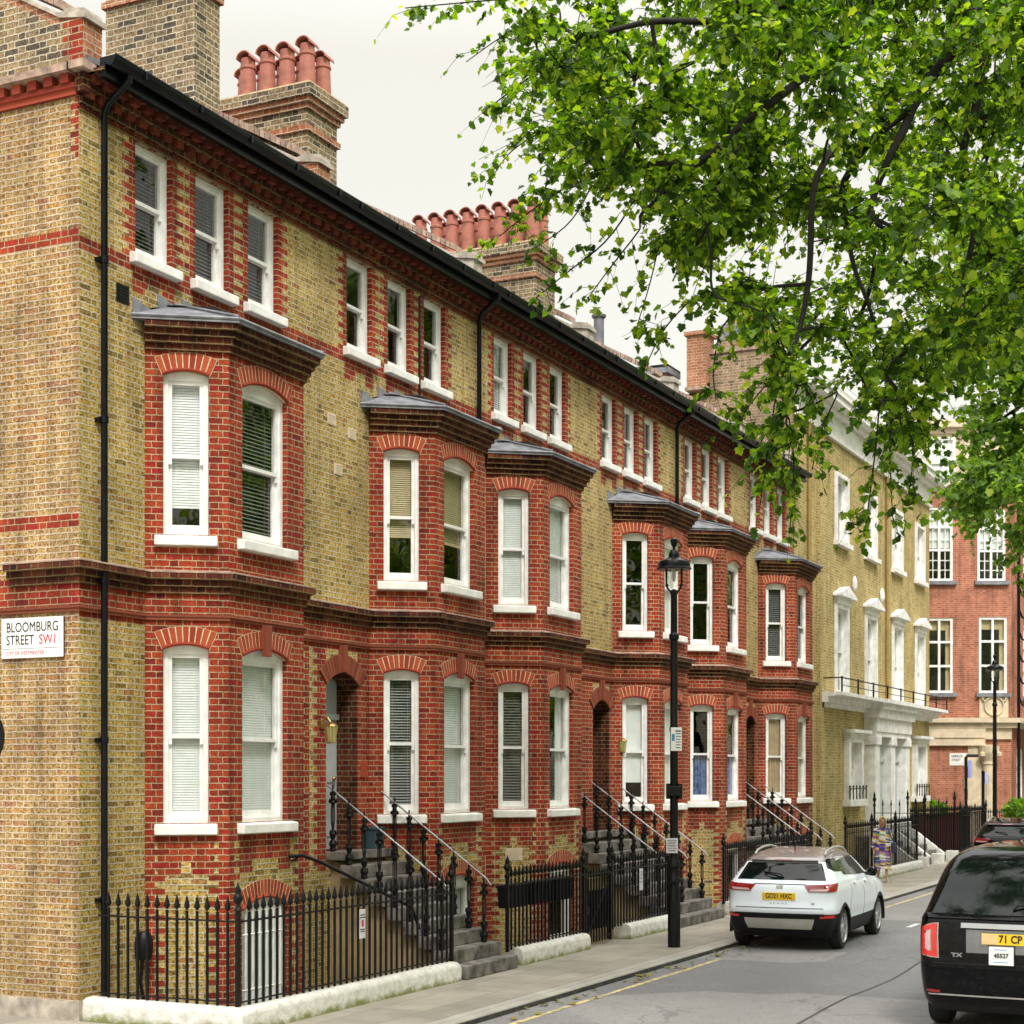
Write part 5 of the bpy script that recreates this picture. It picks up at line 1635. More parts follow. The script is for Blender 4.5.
def suv(name, label, loc, rot, paintmat, roofmat, platetext=None, clad='cladding', cat='car'):
    T = thing(name, label, cat, loc, rot)
    #       z    rear  front  hw   rr   rf   bow
    tab = [(.20, .30, 3.90, .74, .10, .2, .05), (.30, .12, 4.02, .81, .14, .35, .06), (.42, .05, 4.10, .835, .16, .40, .07), (.55, .02, 4.13, .85, .20, .42, .08), (.62, .0, 4.13, .862, .20, .42, .08),
           (.75, .035, 4.08, .866, .21, .42, .08), (.86, .05, 3.96, .868, .21, .42, .08), (.94, .065, 3.74, .864, .17, .42, .06), (1.0, .085, 3.42, .855, .18, .38, .06), (1.06, .125, 3.05, .835, .19, .32, .06),
           (1.12, .18, 2.86, .80, .18, .30, .06), (1.24, .27, 2.62, .74, .18, .26, .09), (1.36, .37, 2.40, .675, .18, .24, .10), (1.42, .52, 2.26, .645, .20, .24, .11),
           (1.47, .74, 2.12, .605, .22, .24, .11), (1.515, 1.0, 1.95, .53, .22, .24, .10), (1.552, 1.35, 1.7, .38, .14, .14, .06)]
    B = Body(tab)
    b = MB()
    zs = [.20, .24, .30, .36, .42, .46, .50, .55, .58, .62, .66, .7, .75, .8, .86, .92, .96, 1.0, 1.03, 1.06, 1.09, 1.12, 1.17, 1.22, 1.27, 1.32, 1.36, 1.39, 1.42, 1.445, 1.47, 1.495, 1.515, 1.535, 1.552]

    def mf(t, z):
        if z < .25: return 1
        if z < .46 and abs(t) > 1.2: return 2
        if z < .57 and abs(t) <= 2.06: return 2
        if z > 1.425 or (z > 1.36 and abs(t) < 1.9): return 3
        return 0
    b_ = B.mesh_into(b, zs, mf)
    hw = .866
    ws = [(y, s, hw, .33) for y in (.765, 3.33) for s in (-1, 1)]
    finish_body(b, [MT[paintmat], MT['underbody'], MT[clad], MT[roofmat]], ws, T)
    for y, s, _, r in ws:
        wheel(T, s * (.845), y, .325, .20, s)
        arch_trim(T, s * .862, y, .31, .365, .425, s, .24, clad)
    # glass
    def part(nm, patches, mat, parent=T, d=.005, **k):
        q = MB()
        for c in patches: B.patch(q, c, d, **k)
        return link(nm, q.mesh(nm, MT[mat], smooth=50, weld=2e-4), parent)
    rw = part('rear_window', [((-1.25, 1.09), (1.25, 1.09), (1.3, 1.345), (-1.3, 1.345))], 'carglass', nt=24, nz=8)
    q = MB()
    p0 = B.P(.06, 1.13) + B.N(.06, 1.13) * .02; p1 = B.P(-.5, 1.20) + B.N(-.5, 1.2) * .018
    q.tube([p0, p0 + Vector((-.05, -.004, .04)), p1], .012, 6); link('wiper', q.mesh('wiper', MT['cladding']), rw)
    for s in (-1, 1):
        part('side_window', [((s * 2.24, 1.15), (s * 2.52, 1.125), (s * 2.53, 1.405), (s * 2.15, 1.37))], 'carglass', nt=10, nz=6)
        part('side_window', [((s * 2.545, 1.122), (s * 2.93, 1.10), (s * 2.955, 1.39), (s * 2.55, 1.405))], 'carglass', nt=12, nz=6)
        part('quarter_pillar', [((s * 1.5, 1.27), (s * 2.22, 1.20), (s * 2.14, 1.42), (s * 1.5, 1.40))], 'carblack', nt=10, nz=4, d=.003)
        part('window_trim', [((s * 2.06, 1.405), (s * 2.98, 1.398), (s * 2.98, 1.416), (s * 2.06, 1.425))], 'chrome', nt=16, nz=1, d=.01)
        part('door_handle', [((s * 2.36, .985), (s * 2.425, .985), (s * 2.425, 1.005), (s * 2.36, 1.005))], paintmat, nt=4, nz=1, d=.028)
        part('door_handle', [((s * 2.63, .975), (s * 2.695, .975), (s * 2.695, .995), (s * 2.63, .995))], paintmat, nt=4, nz=1, d=.028)
        sw = part('door_seam', [((s * 2.215, .52), (s * 2.218, .52), (s * 2.305, 1.12), (s * 2.302, 1.12)), ((s * 2.528, .46), (s * 2.532, .46), (s * 2.532, 1.12), (s * 2.528, 1.12)), ((s * 2.80, .46), (s * 2.804, .46), (s * 2.88, 1.08), (s * 2.876, 1.08))], 'underbody', nt=1, nz=8, d=.0015, back=.003)
        # lights wrapping the corners
        tl = part('tail_light', [((s * .66, .915), (s * 1.75, .93), (s * 1.95, 1.05), (s * .58, 1.015))], 'redlens', nt=16, nz=4, d=.014)
        part('clear_lens', [((s * .66, .925), (s * 1.2, .935), (s * 1.3, .965), (s * .72, .955))], 'pinklens', tl, nt=8, nz=2, d=.019)
        part('reflector', [((s * .98, .515), (s * 1.7, .525), (s * 1.7, .565), (s * .98, .562))], 'brightred', nt=8, nz=1, d=.012)
        q = MB()
        q.lathe([(0, -.075), (.05, -.07), (.075, -.02), (.075, .03), (.05, .07), (0, .075)], 10, (s * .95, 2.36, 1.13), sx=1.15, sy=.8)
        q.tube([(s * .78, 2.42, 1.1), (s * .91, 2.37, 1.09)], .028, 6)
        link('wing_mirror', q.mesh('mirror', MT['carblack'], smooth=50), T)
        q = MB()
        rp = [(s * .56, y, z) for y, z in ((.70, 1.46), (.84, 1.52), (1.2, 1.56), (1.6, 1.565), (1.95, 1.53), (2.15, 1.46))]
        q.tube(rp, .018, 8); link('roof_rail', q.mesh('rrail', MT['skid'], smooth=50), T)
    # tailgate seams, ridge, bumper
    part('tailgate_seam', [((-1.1, .66), (1.1, .66), (1.1, .672), (-1.1, .672)), ((-.62, 1.022), (.62, 1.022), (.62, 1.034), (-.62, 1.034))], 'underbody', nt=16, nz=1, d=.0015, back=.004)
    part('skid_plate', [((-.74, .35), (.74, .35), (.84, .50), (-.84, .50))], 'skid', nt=16, nz=3, d=.02)
    part('bumper_edge', [((-1.15, .555), (1.15, .555), (1.15, .585), (-1.15, .585))], clad, nt=16, nz=1, d=.02)
    part('rear_spoiler', [((-1.1, 1.352), (1.1, 1.352), (1.1, 1.385), (-1.1, 1.385))], roofmat, nt=16, nz=2, d=.05)
    part('brake_light', [((-.28, 1.357), (.28, 1.357), (.28, 1.368), (-.28, 1.368))], 'redlens', nt=4, nz=1, d=.054)
    q = MB(); q.tube([(0, 1.05, 1.52), (0, .96, 1.65)], [.012, .004], 6); link('aerial', q.mesh('aerial', MT['cladding']), T)
    q = MB(); q.box(-.7, .3, .2, .7, 3.8, .32); link('underbody', q.mesh('under', MT['underbody']), T)
    if platetext:
        part('plate_recess', [((-.55, .765), (.55, .765), (.55, .93), (-.55, .93))], paintmat, nt=6, nz=2, d=.002)
        yp = B.P(0, .84).y - .016
        q = MB(); q.box(-.26, yp, .785, .26, yp + .014, .90); P_ = link('number_plate', q.mesh('plate', MT['plateyellow'], bevel=.004), T)
        put_text(P_, platetext, .105, MT['signblack'], 0, .845, .82, align='CENTER', bold=.003, y=yp - .0015)
        # emblem: a slanted S of three bars in a small plaque
        yb = B.P(0, .985).y - .012
        q = MB()
        for k in range(3):
            q.prism([(-.05 + .006 * k, yb, .957 + k * .022), (.045 + .006 * k, yb, .957 + k * .022), (.052 + .006 * k, yb, .971 + k * .022), (-.043 + .006 * k, yb, .971 + k * .022)], (0, .012, 0))
        q.prism([(-.05, yb, .979), (-.034, yb, .979), (-.028, yb, 1.001), (-.044, yb, 1.001)], (0, .012, 0)); q.prism([(.03, yb, .957), (.046, yb, .957), (.052, yb, .979), (.036, yb, .979)], (0, .012, 0))
        link('emblem', q.mesh('emb', MT['chrome']), T)
        o = put_text(T, 'A R O N A', .04, MT['chrome'], 0, .735, 1.5, align='CENTER', y=B.P(0, .735).y - .006)
        o = put_text(T, 'FR', .05, MT['signblack'], .53, .735, 1.1, align='CENTER', y=B.P(.75, .735).y - .008)
    return T, B


CAR, CB = suv('parked_car', 'white small SUV with yellow plate GD21 HXC parked at the near kerb', (4.55, 10.76, ROAD), R(1.5), 'carwhite', 'roofdark', 'GD21 HXC')
suv('parked_car', 'dark hatchback parked beyond the taxi, only its roof and rear window showing', (4.68, 31.0, ROAD), 0, 'carblack', 'carblack', None)


def taxi():
    T = thing('taxi', 'glossy black taxi with a ring shaped red tail light, cut by the right edge', 'taxi', (9.13, 3.62, ROAD))
    tab = [(.22, .22, 4.6, .84, .14, .2, .06), (.34, .06, 4.75, .90, .16, .3, .07), (.5, .02, 4.82, .925, .17, .35, .07), (.68, .0, 4.85, .937, .17, .38, .07), (.9, .015, 4.82, .94, .16, .38, .06),
           (1.08, .03, 4.7, .938, .15, .36, .06), (1.2, .05, 4.3, .93, .15, .3, .06), (1.27, .10, 3.75, .90, .16, .28, .06), (1.45, .20, 3.35, .845, .17, .25, .07), (1.65, .30, 3.05, .775, .18, .24, .08),
           (1.78, .38, 2.85, .715, .19, .24, .09), (1.87, .48, 2.65, .63, .2, .24, .1), (1.935, .70, 2.4, .5, .2, .2, .1), (1.97, 1.05, 2.0, .3, .15, .15, .08)]
    B = Body(tab); b = MB()
    zs = [.22, .28, .34, .42, .5, .58, .68, .78, .9, 1.0, 1.08, 1.14, 1.2, 1.235, 1.27, 1.35, 1.45, 1.55, 1.65, 1.72, 1.78, 1.83, 1.87, 1.91, 1.935, 1.955, 1.97]
    B.mesh_into(b, zs, lambda t, z: 1 if z < .3 else 0)
    ws = [(y, s, .937, .34) for y in (.80, 3.75) for s in (-1, 1)]
    finish_body(b, [MT['carblack'], MT['underbody']], ws, T, rad=.39)
    for y, s, _, r in ws: wheel(T, s * .915, y, .345, .22, s, 12)

    def part(nm, patches, mat, parent=T, d=.005, **k):
        q = MB()
        for c in patches: B.patch(q, c, d, **k)
        return link(nm, q.mesh(nm, MT[mat], smooth=50, weld=2e-4), parent)
    rw = part('rear_window', [((-1.30, 1.255), (1.30, 1.255), (1.30, 1.81), (-1.30, 1.81))], 'carglass', nt=26, nz=10)
    p0 = B.P(.06, 1.3) + B.N(.06, 1.3) * .02; p1 = B.P(.7, 1.38) + B.N(.7, 1.38) * .018
    q = MB(); q.tube([p0, p0 + Vector((.05, -.004, .05)), p1], .012, 6); link('wiper', q.mesh('twiper', MT['cladding']), rw)
    for s in (-1, 1):
        part('side_window', [((s * 2.06, 1.26), (s * 2.42, 1.25), (s * 2.42, 1.75), (s * 2.06, 1.74))], 'carglass', nt=8, nz=5)
        part('side_window', [((s * 2.45, 1.25), (s * 2.88, 1.24), (s * 2.93, 1.74), (s * 2.45, 1.75))], 'carglass', nt=8, nz=5)
        # ring of the tail light
        q = MB(); zA, zB = .80, 1.15; tA, tB = .93, 1.42
        for c in (((tA, zA), (tB, zA + .02), (tB, zA + .075), (tA, zA + .055)), ((tA, zB - .06), (tB, zB - .04 - .05), (tB, zB - .04), (tA, zB)),
                  ((tA, zA), (tA + .09, zA), (tA + .09, zB), (tA, zB)), ((tB - .10, zA + .02), (tB, zA + .02), (tB, zB - .04), (tB - .10, zB - .04))):
            B.patch(q, [(s * t_, z_) for t_, z_ in c], .024, 4, 3)
        tl = link('tail_light', q.mesh('ttl', MT['brightred'], smooth=40), T)
        part('clear_lens', [((s * (tA + .12), zA + .07), (s * (tB - .13), zA + .085), (s * (tB - .13), zB - .11), (s * (tA + .12), zB - .08))], 'pinklens', tl, nt=4, nz=5, d=.012)
        part('light_bezel', [((s * (tA - .02), zA - .01), (s * (tB + .02), zA + .01), (s * (tB + .02), zB - .03), (s * (tA - .02), zB + .01))], 'chrome', tl, nt=6, nz=5, d=.008)
        part('reflector', [((s * .93, .425), (s * 1.35, .43), (s * 1.35, .455), (s * .93, .45))], 'redlens', nt=6, nz=1, d=.012)
        q = MB(); q.lathe([(0, -.1), (.06, -.09), (.09, 0), (.06, .1), (0, .11)], 10, (s * 1.0, 3.0, 1.3)); q.tube([(s * .86, 3.05, 1.26), (s * .96, 3.0, 1.26)], .03, 6)
        link('wing_mirror', q.mesh('tmir', MT['carblack'], smooth=50), T)
    ch = part('chrome_strip', [((-.60, 1.115), (.60, 1.115), (.60, 1.165), (-.60, 1.165))], 'chrome', nt=12, nz=2, d=.04)
    part('plate_recess', [((-.54, .86), (.54, .86), (.54, 1.10), (-.54, 1.10))], 'darktrim', nt=8, nz=2, d=.004)
    part('tailgate_seam', [((-1.0, .735), (1.0, .735), (1.0, .747), (-1.0, .747)), ((-.92, .74), (-.915, .74), (-.915, 1.24), (-.92, 1.24))], 'underbody', nt=12, nz=2, d=.001, back=.003)
    part('bumper_strip', [((-1.3, .70), (1.3, .70), (1.3, .725), (-1.3, .725))], 'carblack', nt=16, nz=1, d=.025)
    part('bumper_strip', [((-1.3, .40), (1.3, .40), (1.3, .412), (-1.3, .412))], 'skid', nt=16, nz=1, d=.010)
    part('rear_shelf', [((-1.35, 1.205), (1.35, 1.205), (1.35, 1.24), (-1.35, 1.24))], 'carblack', nt=20, nz=2, d=.028)
    yp = B.P(.0, 1.0).y - .03
    q = MB(); q.box(-.26, yp, .955, .26, yp + .014, 1.07); P_ = link('number_plate', q.mesh('tplate', MT['plateyellow'], bevel=.004), T)
    q = MB(); q.box(-.255, yp - .001, .96, -.10, yp, 1.065); link('glare_patch', q.mesh('tglare', MT['platepale']), P_)
    put_text(P_, '71 CP', .11, MT['signblack'], -.085, 1.015, .86, bold=.003, y=yp - .0025)
    q = MB(); q.box(-.185, yp - .012, .745, .07, yp + .004, .945); L_ = link('licence_plate', q.mesh('tlic', MT['signwhite'], bevel=.004), T)
    q = MB()
    for (xa, xb, za, zb) in ((-.19, .075, .74, .748), (-.19, .075, .942, .95), (-.19, -.183, .74, .95), (.068, .075, .74, .95)): q.box(xa, yp - .014, za, xb, yp - .004, zb)
    link('border', q.mesh('tlb', MT['signblack']), L_)
    put_text(L_, '45527', .062, MT['signblack'], -.058, .845, .95, align='CENTER', bold=.002, y=yp - .0145)
    q = MB(); q.box(-.13, yp - .0135, .905, .0, yp - .012, .912); q.box(-.14, yp - .0135, .775, .01, yp - .012, .782); link('printed_lines', q.mesh('tll', MT['signblue']), L_)
    o = put_text(T, 'TX', .055, MT['chrome'], -.52, .83, 1.5, align='CENTER', bold=.003, y=B.P(.72, .83).y - .006)
    q = MB(); q.box(-.78, .3, .2, .78, 4.5, .34); link('underbody', q.mesh('tunder', MT['underbody']), T)
    q = MB(); q.tube([(.1, .95, 1.93), (.1, .82, 1.99)], [.02, .006], 6); link('aerial', q.mesh('taer', MT['cladding']), T)
    return T


taxi()

# ================================================================= THE WALKING WOMAN
MT['skin'] = paint('skin', (.52, .27, .19), .55, var=.08, scale=12)
MT['hair'] = paint('blond_hair', (.52, .34, .13), .6, var=.3, scale=60)
MT['shoe'] = paint('pale_shoe', (.5, .42, .33), .6)
MT['bagblue'] = paint('navy_bag', (.02, .025, .07), .6)
MT['lips'] = paint('lip_red', (.35, .06, .06), .5)
MT['eye'] = paint('eye_dark', (.03, .02, .02), .3)
t = NT('striped_dress'); p = t.obj()
sp = t.n('ShaderNodeSeparateXYZ'); t.t.links.new(p, sp.inputs[0])
nz = t.noise(p, 5, 3); n2 = t.noise(p, 9, 2)
h = t.math('ADD', sp.outputs[2], t.math('MULTIPLY', nz, .14))
h = t.math('ADD', h, t.math('MULTIPLY', sp.outputs[0], .12))
k = t.math('FLOOR', t.math('MULTIPLY', h, 31))
wn = t.n('ShaderNodeTexWhiteNoise'); wn.noise_dimensions = '3D'; cv = t.n('ShaderNodeCombineXYZ')
t.inp(cv.inputs[0], k); t.inp(cv.inputs[1], t.math('FLOOR', t.math('MULTIPLY', t.math('ADD', sp.outputs[0], t.math('MULTIPLY', n2, .2)), 6)))
t.t.links.new(cv.outputs[0], wn.inputs[0])
c = t.ramp(wn.outputs['Value'], [(0, (.03, .035, .2)), (.2, (.62, .6, .52)), (.42, (.55, .36, .04)), (.55, (.22, .10, .34)), (.7, (.12, .3, .2)), (.82, (.68, .66, .6)), (.93, (.05, .04, .1))], 'CONSTANT')
t.principled(c, .85); MT['dress'] = t.mat


def skin_mesh(name, pts, edges, radii, mat, sub=2, root=0):
    me = bpy.data.meshes.new(name); me.from_pydata(pts, edges, [])
    o = bpy.data.objects.new(name, me); COL.objects.link(o)
    md = o.modifiers.new('s', 'SKIN'); md.use_smooth_shade = True
    for v, r_ in zip(me.skin_vertices[0].data, radii): v.radius = r_ if isinstance(r_, tuple) else (r_, r_)
    me.skin_vertices[0].data[root].use_root = True
    if sub:
        s = o.modifiers.new('d', 'SUBSURF'); s.levels = sub; s.render_levels = sub
    bpy.context.view_layer.update()
    m = applied(o); bpy.data.objects.remove(o)
    m.materials.clear(); m.materials.append(mat)
    m.polygons.foreach_set('use_smooth', [True] * len(m.polygons))
    return m


def woman():
    # faces -y (towards us), mid-stride; her left is +x
    W = thing('person', 'blond woman in a colourful striped dress walking towards us with a dark shoulder bag', 'person', (2.40, 26.85, 0), R(22))
    W.scale = (.86, .9, 1)
    pts, ed, ra = [], [], []

    def v(p, r, par=None):
        pts.append(p); ra.append(r)
        if par is not None: ed.append((par, len(pts) - 1))
        return len(pts) - 1
    pel = v((0, 0, .86), (.15, .11)); wa = v((0, .01, 1.02), (.135, .095), pel); chs = v((0, 0, 1.18), (.15, .105), wa); nb = v((0, -.005, 1.33), (.07, .065), chs)
    nk = v((0, -.02, 1.385), .048, nb); hd = v((.005, -.04, 1.44), (.062, .072), nk); hm = v((.008, -.05, 1.50), (.068, .08), hd); ht = v((.01, -.045, 1.57), (.055, .065), hm)
    for s, kn, an, to in ((1, (.10, -.16, .47), (.10, -.16, .085), (.11, -.30, .035)), (-1, (-.09, -.02, .46), (-.085, .20, .13), (-.09, .12, .03))):
        hp = v((s * .095, 0, .78), .095, pel); k_ = v(kn, .058, hp); c_ = v(tuple((kn[q] * .65 + an[q] * .35) for q in range(3)), .055, k_); a_ = v(an, .036, c_); v(to, (.04, .022), a_)
    for s, elb, wri in ((1, (.25, .03, 1.0), (.235, -.12, .80)), (-1, (-.235, .03, 1.0), (-.25, -.05, .76))):
        sh = v((s * .165, 0, 1.29), .055, chs); e_ = v(elb, .042, sh); w_ = v(wri, .028, e_)
        pm = v((wri[0], wri[1] - .02, wri[2] - .065), (.03, .018), w_)
        for f in range(4):
            b0 = v((wri[0] + s * .004, wri[1] - .045 + f * .019, wri[2] - .10), .0085, pm)
            b1 = v((wri[0] - s * .004, wri[1] - .048 + f * .019, wri[2] - .135 + .004 * abs(f - 1.4)), .008, b0)
            v((wri[0] - s * .018, wri[1] - .045 + f * .018, wri[2] - .16 + .008 * abs(f - 1.4)), .007, b1)
        t0 = v((wri[0] - s * .012, wri[1] - .055, wri[2] - .05), .010, pm); v((wri[0] - s * .02, wri[1] - .075, wri[2] - .085), .009, t0)
    body = link('body', skin_mesh('woman_body', pts, ed, ra, MT['skin'], 2), W)
    # face
    b = MB()
    for s in (-1, 1): b.lathe([(0, -.006), (.011, -.003), (.011, .003), (0, .006)], 8, (.008 + s * .028, -.124, 1.505))
    link('eyes', b.mesh('eyes', MT['eye']), body)
    b = MB(); b.prism([(-.006, -.125, 1.505), (.022, -.125, 1.505), (.027, -.125, 1.462), (-.011, -.125, 1.462)], (0, .02, 0)); b.prism([(-.008, -.126, 1.463), (.024, -.126, 1.463), (.008, -.15, 1.468)], (0, 0, .012))
    link('nose', b.mesh('nose', MT['skin']), body)
    b = MB(); b.lathe([(0, -.006), (.022, 0), (0, .006)], 8, (.007, -.115, 1.437), sy=.5); link('mouth', b.mesh('mouth', MT['lips']), body)
    # hair: cap with shoulder-length sides
    b = MB(); n = 20
    rows = []
    for k, (z, r) in enumerate(((1.625, .03), (1.61, .07), (1.57, .098), (1.51, .11), (1.45, .112), (1.39, .115), (1.33, .12), (1.29, .10))):
        row = []
        for j in range(n + 1):
            a = R(-35) + (R(250)) * j / n
            if k < 2: a = R(-88) + R(356) * j / n
            elif k == 2: a = R(-62) + R(304) * j / n
            rr = r * (1 + .07 * math.sin(j * 2.3 + k))
            row.append((.008 + rr * .92 * math.cos(a), -.035 + rr * math.sin(a), z))
        rows.append(row)
    for r0, r1 in zip(rows, rows[1:]):
        for j in range(n): b.poly([r0[j], r0[j + 1], r1[j + 1], r1[j]])
    b.poly(rows[0])
    hm_ = b.mesh('hair', MT['hair'], smooth=80, weld=1e-4); ho = link('hair', hm_, body)
    sd = ho.modifiers.new('t', 'SOLIDIFY'); sd.thickness = .014
    bpy.context.view_layer.update(); ho2 = applied(ho); ho.modifiers.clear(); ho.data = ho2
    # dress
    b = MB(); n = 28
    prof = [(1.36, .085, .075, 0), (1.31, .165, .10, 0), (1.22, .20, .135, 0), (1.12, .195, .145, 0), (1.0, .185, .14, 0), (.88, .205, .155, .0), (.70, .215, .17, -.03), (.52, .225, .19, -.045), (.38, .24, .215, -.05), (.32, .25, .225, -.05)]
    rows = []
    for k, (z, rx, ry, oy) in enumerate(prof):
        rows.append([(rx * (1 + .04 * math.sin(5 * a_ + k * .4) * (k / 9)) * math.cos(a_), oy + ry * (1 + .05 * math.sin(7 * a_ + k) * (k / 9)) * math.sin(a_), z + (.02 * math.sin(3 * a_) if k == 9 else 0)) for a_ in [2 * math.pi * j / n for j in range(n)]])
    for r0, r1 in zip(rows, rows[1:]):
        for j in range(n): b.poly([r0[j], r0[(j + 1) % n], r1[(j + 1) % n], r1[j]])
    link('dress', b.mesh('dress', MT['dress'], smooth=70), body)
    b = MB()
    for s, elb, wri in ((1, (.25, .03, 1.0), (.24, -.08, .86)), (-1, (-.235, .03, 1.0), (-.25, -.02, .84))):
        b.tube([(s * .13, 0, 1.325), (s * .18, 0, 1.28), elb, wri], [.07, .075, .068, .075], 12)
    link('sleeves', b.mesh('sleeves', MT['dress'], smooth=60), body)
    b = MB()
    b.lathe([(.0, 0), (.045, 0), (.05, .03), (.03, .06), (.0, .065)], 10, (.108, -.23, 0), sx=.85, sy=1.9)
    b.lathe([(.0, 0), (.045, 0), (.05, .03), (.03, .06), (.0, .065)], 10, (-.088, .17, .03), sx=.85, sy=1.8)
    link('shoes', b.mesh('shoes', MT['shoe'], smooth=50), body)
    G = thing('shoulder_bag', 'navy bag hanging from the shoulder of the woman in the striped dress', 'bag', W.location + Vector((.255, .07, .72)), R(22))
    b = MB(); b.prism([(-.07, -.15, 0), (.07, -.15, 0), (.06, -.13, .27), (-.06, -.13, .27)], (0, .30, 0)); link('bag', b.mesh('bag', MT['bagblue'], bevel=.03, smooth=50), G)
    b = MB(); b.tube([(0, -.1, .26), (-.10, -.05, .5), (-.14, .0, .62), (-.11, .05, .5), (0, .1, .26)], .014, 6); link('strap', b.mesh('strap', MT['bagblue'], smooth=50), G)


woman()
# ================================================================= TREES
def leaf_mat(name, cols, trans=.58):
    t = NT(name); g = t.n('ShaderNodeNewGeometry')
    c = t.ramp(g.outputs['Random Per Island'], cols)
    nz = t.noise(g.outputs['Position'], 1.1, 3)
    c = t.mix(1, c, t.ramp(nz, [(.3, (.78, .82, .8)), (.7, (1.15, 1.12, 1.0))]), 'MULTIPLY')
    d = t.n('ShaderNodeBsdfPrincipled'); t.t.links.new(c, d.inputs['Base Color']); d.inputs['Roughness'].default_value = .42
    d.inputs['Specular IOR Level'].default_value = .4
    tr = t.n('ShaderNodeBsdfTranslucent')
    t.t.links.new(t.mix(1, c, (1.7, 1.65, .4, 1), 'MULTIPLY'), tr.inputs['Color'])
    m = t.n('ShaderNodeMixShader'); m.inputs[0].default_value = trans
    t.t.links.new(d.outputs[0], m.inputs[1]); t.t.links.new(tr.outputs[0], m.inputs[2]); t.t.links.new(m.outputs[0], t.out.inputs[0])
    return t.mat


MT['leaf'] = leaf_mat('plane_leaf', [(0, (.022, .06, .008)), (.3, (.06, .14, .012)), (.6, (.15, .29, .02)), (.88, (.32, .47, .035)), (1, (.40, .48, .06))])
MT['leaf2'] = leaf_mat('pale_plane_leaf', [(0, (.07, .15, .03)), (.4, (.13, .25, .05)), (.8, (.2, .34, .07)), (1, (.28, .38, .1))])
MT['bark'] = paint('plane_bark', (.014, .011, .008), .9, var=.5, scale=6, bump=.6, bscale=14)

HALF = np.array([(0, 0), (.22, -.08), (.50, .08), (.42, .27), (.62, .48), (.40, .58), (.22, .82), (0, 1.0)])
nprs = np.random.RandomState(11)


def leaves_mesh(name, pos, tip, nrm, size, mat):
    pos = np.asarray(pos, float); tip = np.asarray(tip, float); nrm = np.asarray(nrm, float); size = np.asarray(size, float)
    tip /= np.linalg.norm(tip, axis=1)[:, None]
    x = np.cross(tip, nrm); x /= np.linalg.norm(x, axis=1)[:, None] + 1e-9
    n = np.cross(x, tip)
    N = len(pos); fold = nprs.uniform(.05, .5, N)
    curl = nprs.uniform(-.05, .3, N)
    out = np.empty((N, 16, 3))
    for s, o in ((1, 0), (-1, 8)):
        lx = HALF[:, 0][None, :] * s; ly = HALF[:, 1][None, :]
        lz = np.abs(lx) * fold[:, None] - curl[:, None] * ly ** 2
        P = lx[..., None] * x[:, None, :] + ly[..., None] * tip[:, None, :] + lz[..., None] * n[:, None, :]
        P = pos[:, None, :] + P * size[:, None, None]
        out[:, o:o + 8] = P if s == 1 else P[:, ::-1]
    # share the two midrib vertices: keep 14 vertices a leaf so it is one island
    base = np.arange(N)[:, None] * 14
    vs = np.concatenate([out[:, :8], out[:, 9:15]], axis=1).reshape(-1, 3)
    f1 = base + np.arange(8)[None, :]
    f2 = base + np.array([7, 8, 9, 10, 11, 12, 13, 0])[None, :]
    loops = np.stack([f1, f2], axis=1).reshape(-1)
    me = bpy.data.meshes.new(name)
    me.vertices.add(len(vs)); me.vertices.foreach_set('co', vs.ravel())
    me.loops.add(len(loops)); me.loops.foreach_set('vertex_index', loops.astype(np.int32))
    me.polygons.add(N * 2); me.polygons.foreach_set('loop_start', np.arange(N * 2, dtype=np.int32) * 8)
    me.materials.append(mat); me.update(calc_edges=True); me.validate()
    return me


def inside(p, poly):
    x, y = p; c = False; j = len(poly) - 1
    for i in range(len(poly)):
        xi, yi = poly[i]; xj, yj = poly[j]
        if (yi > y) != (yj > y) and x < (xj - xi) * (y - yi) / (yj - yi) + xi: c = not c
        j = i
    return c


def sample(poly, n, z0, z1, r, q):
    xs = [p[0] for p in poly]; ys = [p[1] for p in poly]; out = []
    while len(out) < n:
        p = (q.uniform(min(xs), max(xs)), q.uniform(min(ys), max(ys)))
        if inside(p, poly): out.append((at(p[0], p[1], q.uniform(z0, z1)), r * q.uniform(.7, 1.3)))
    return out


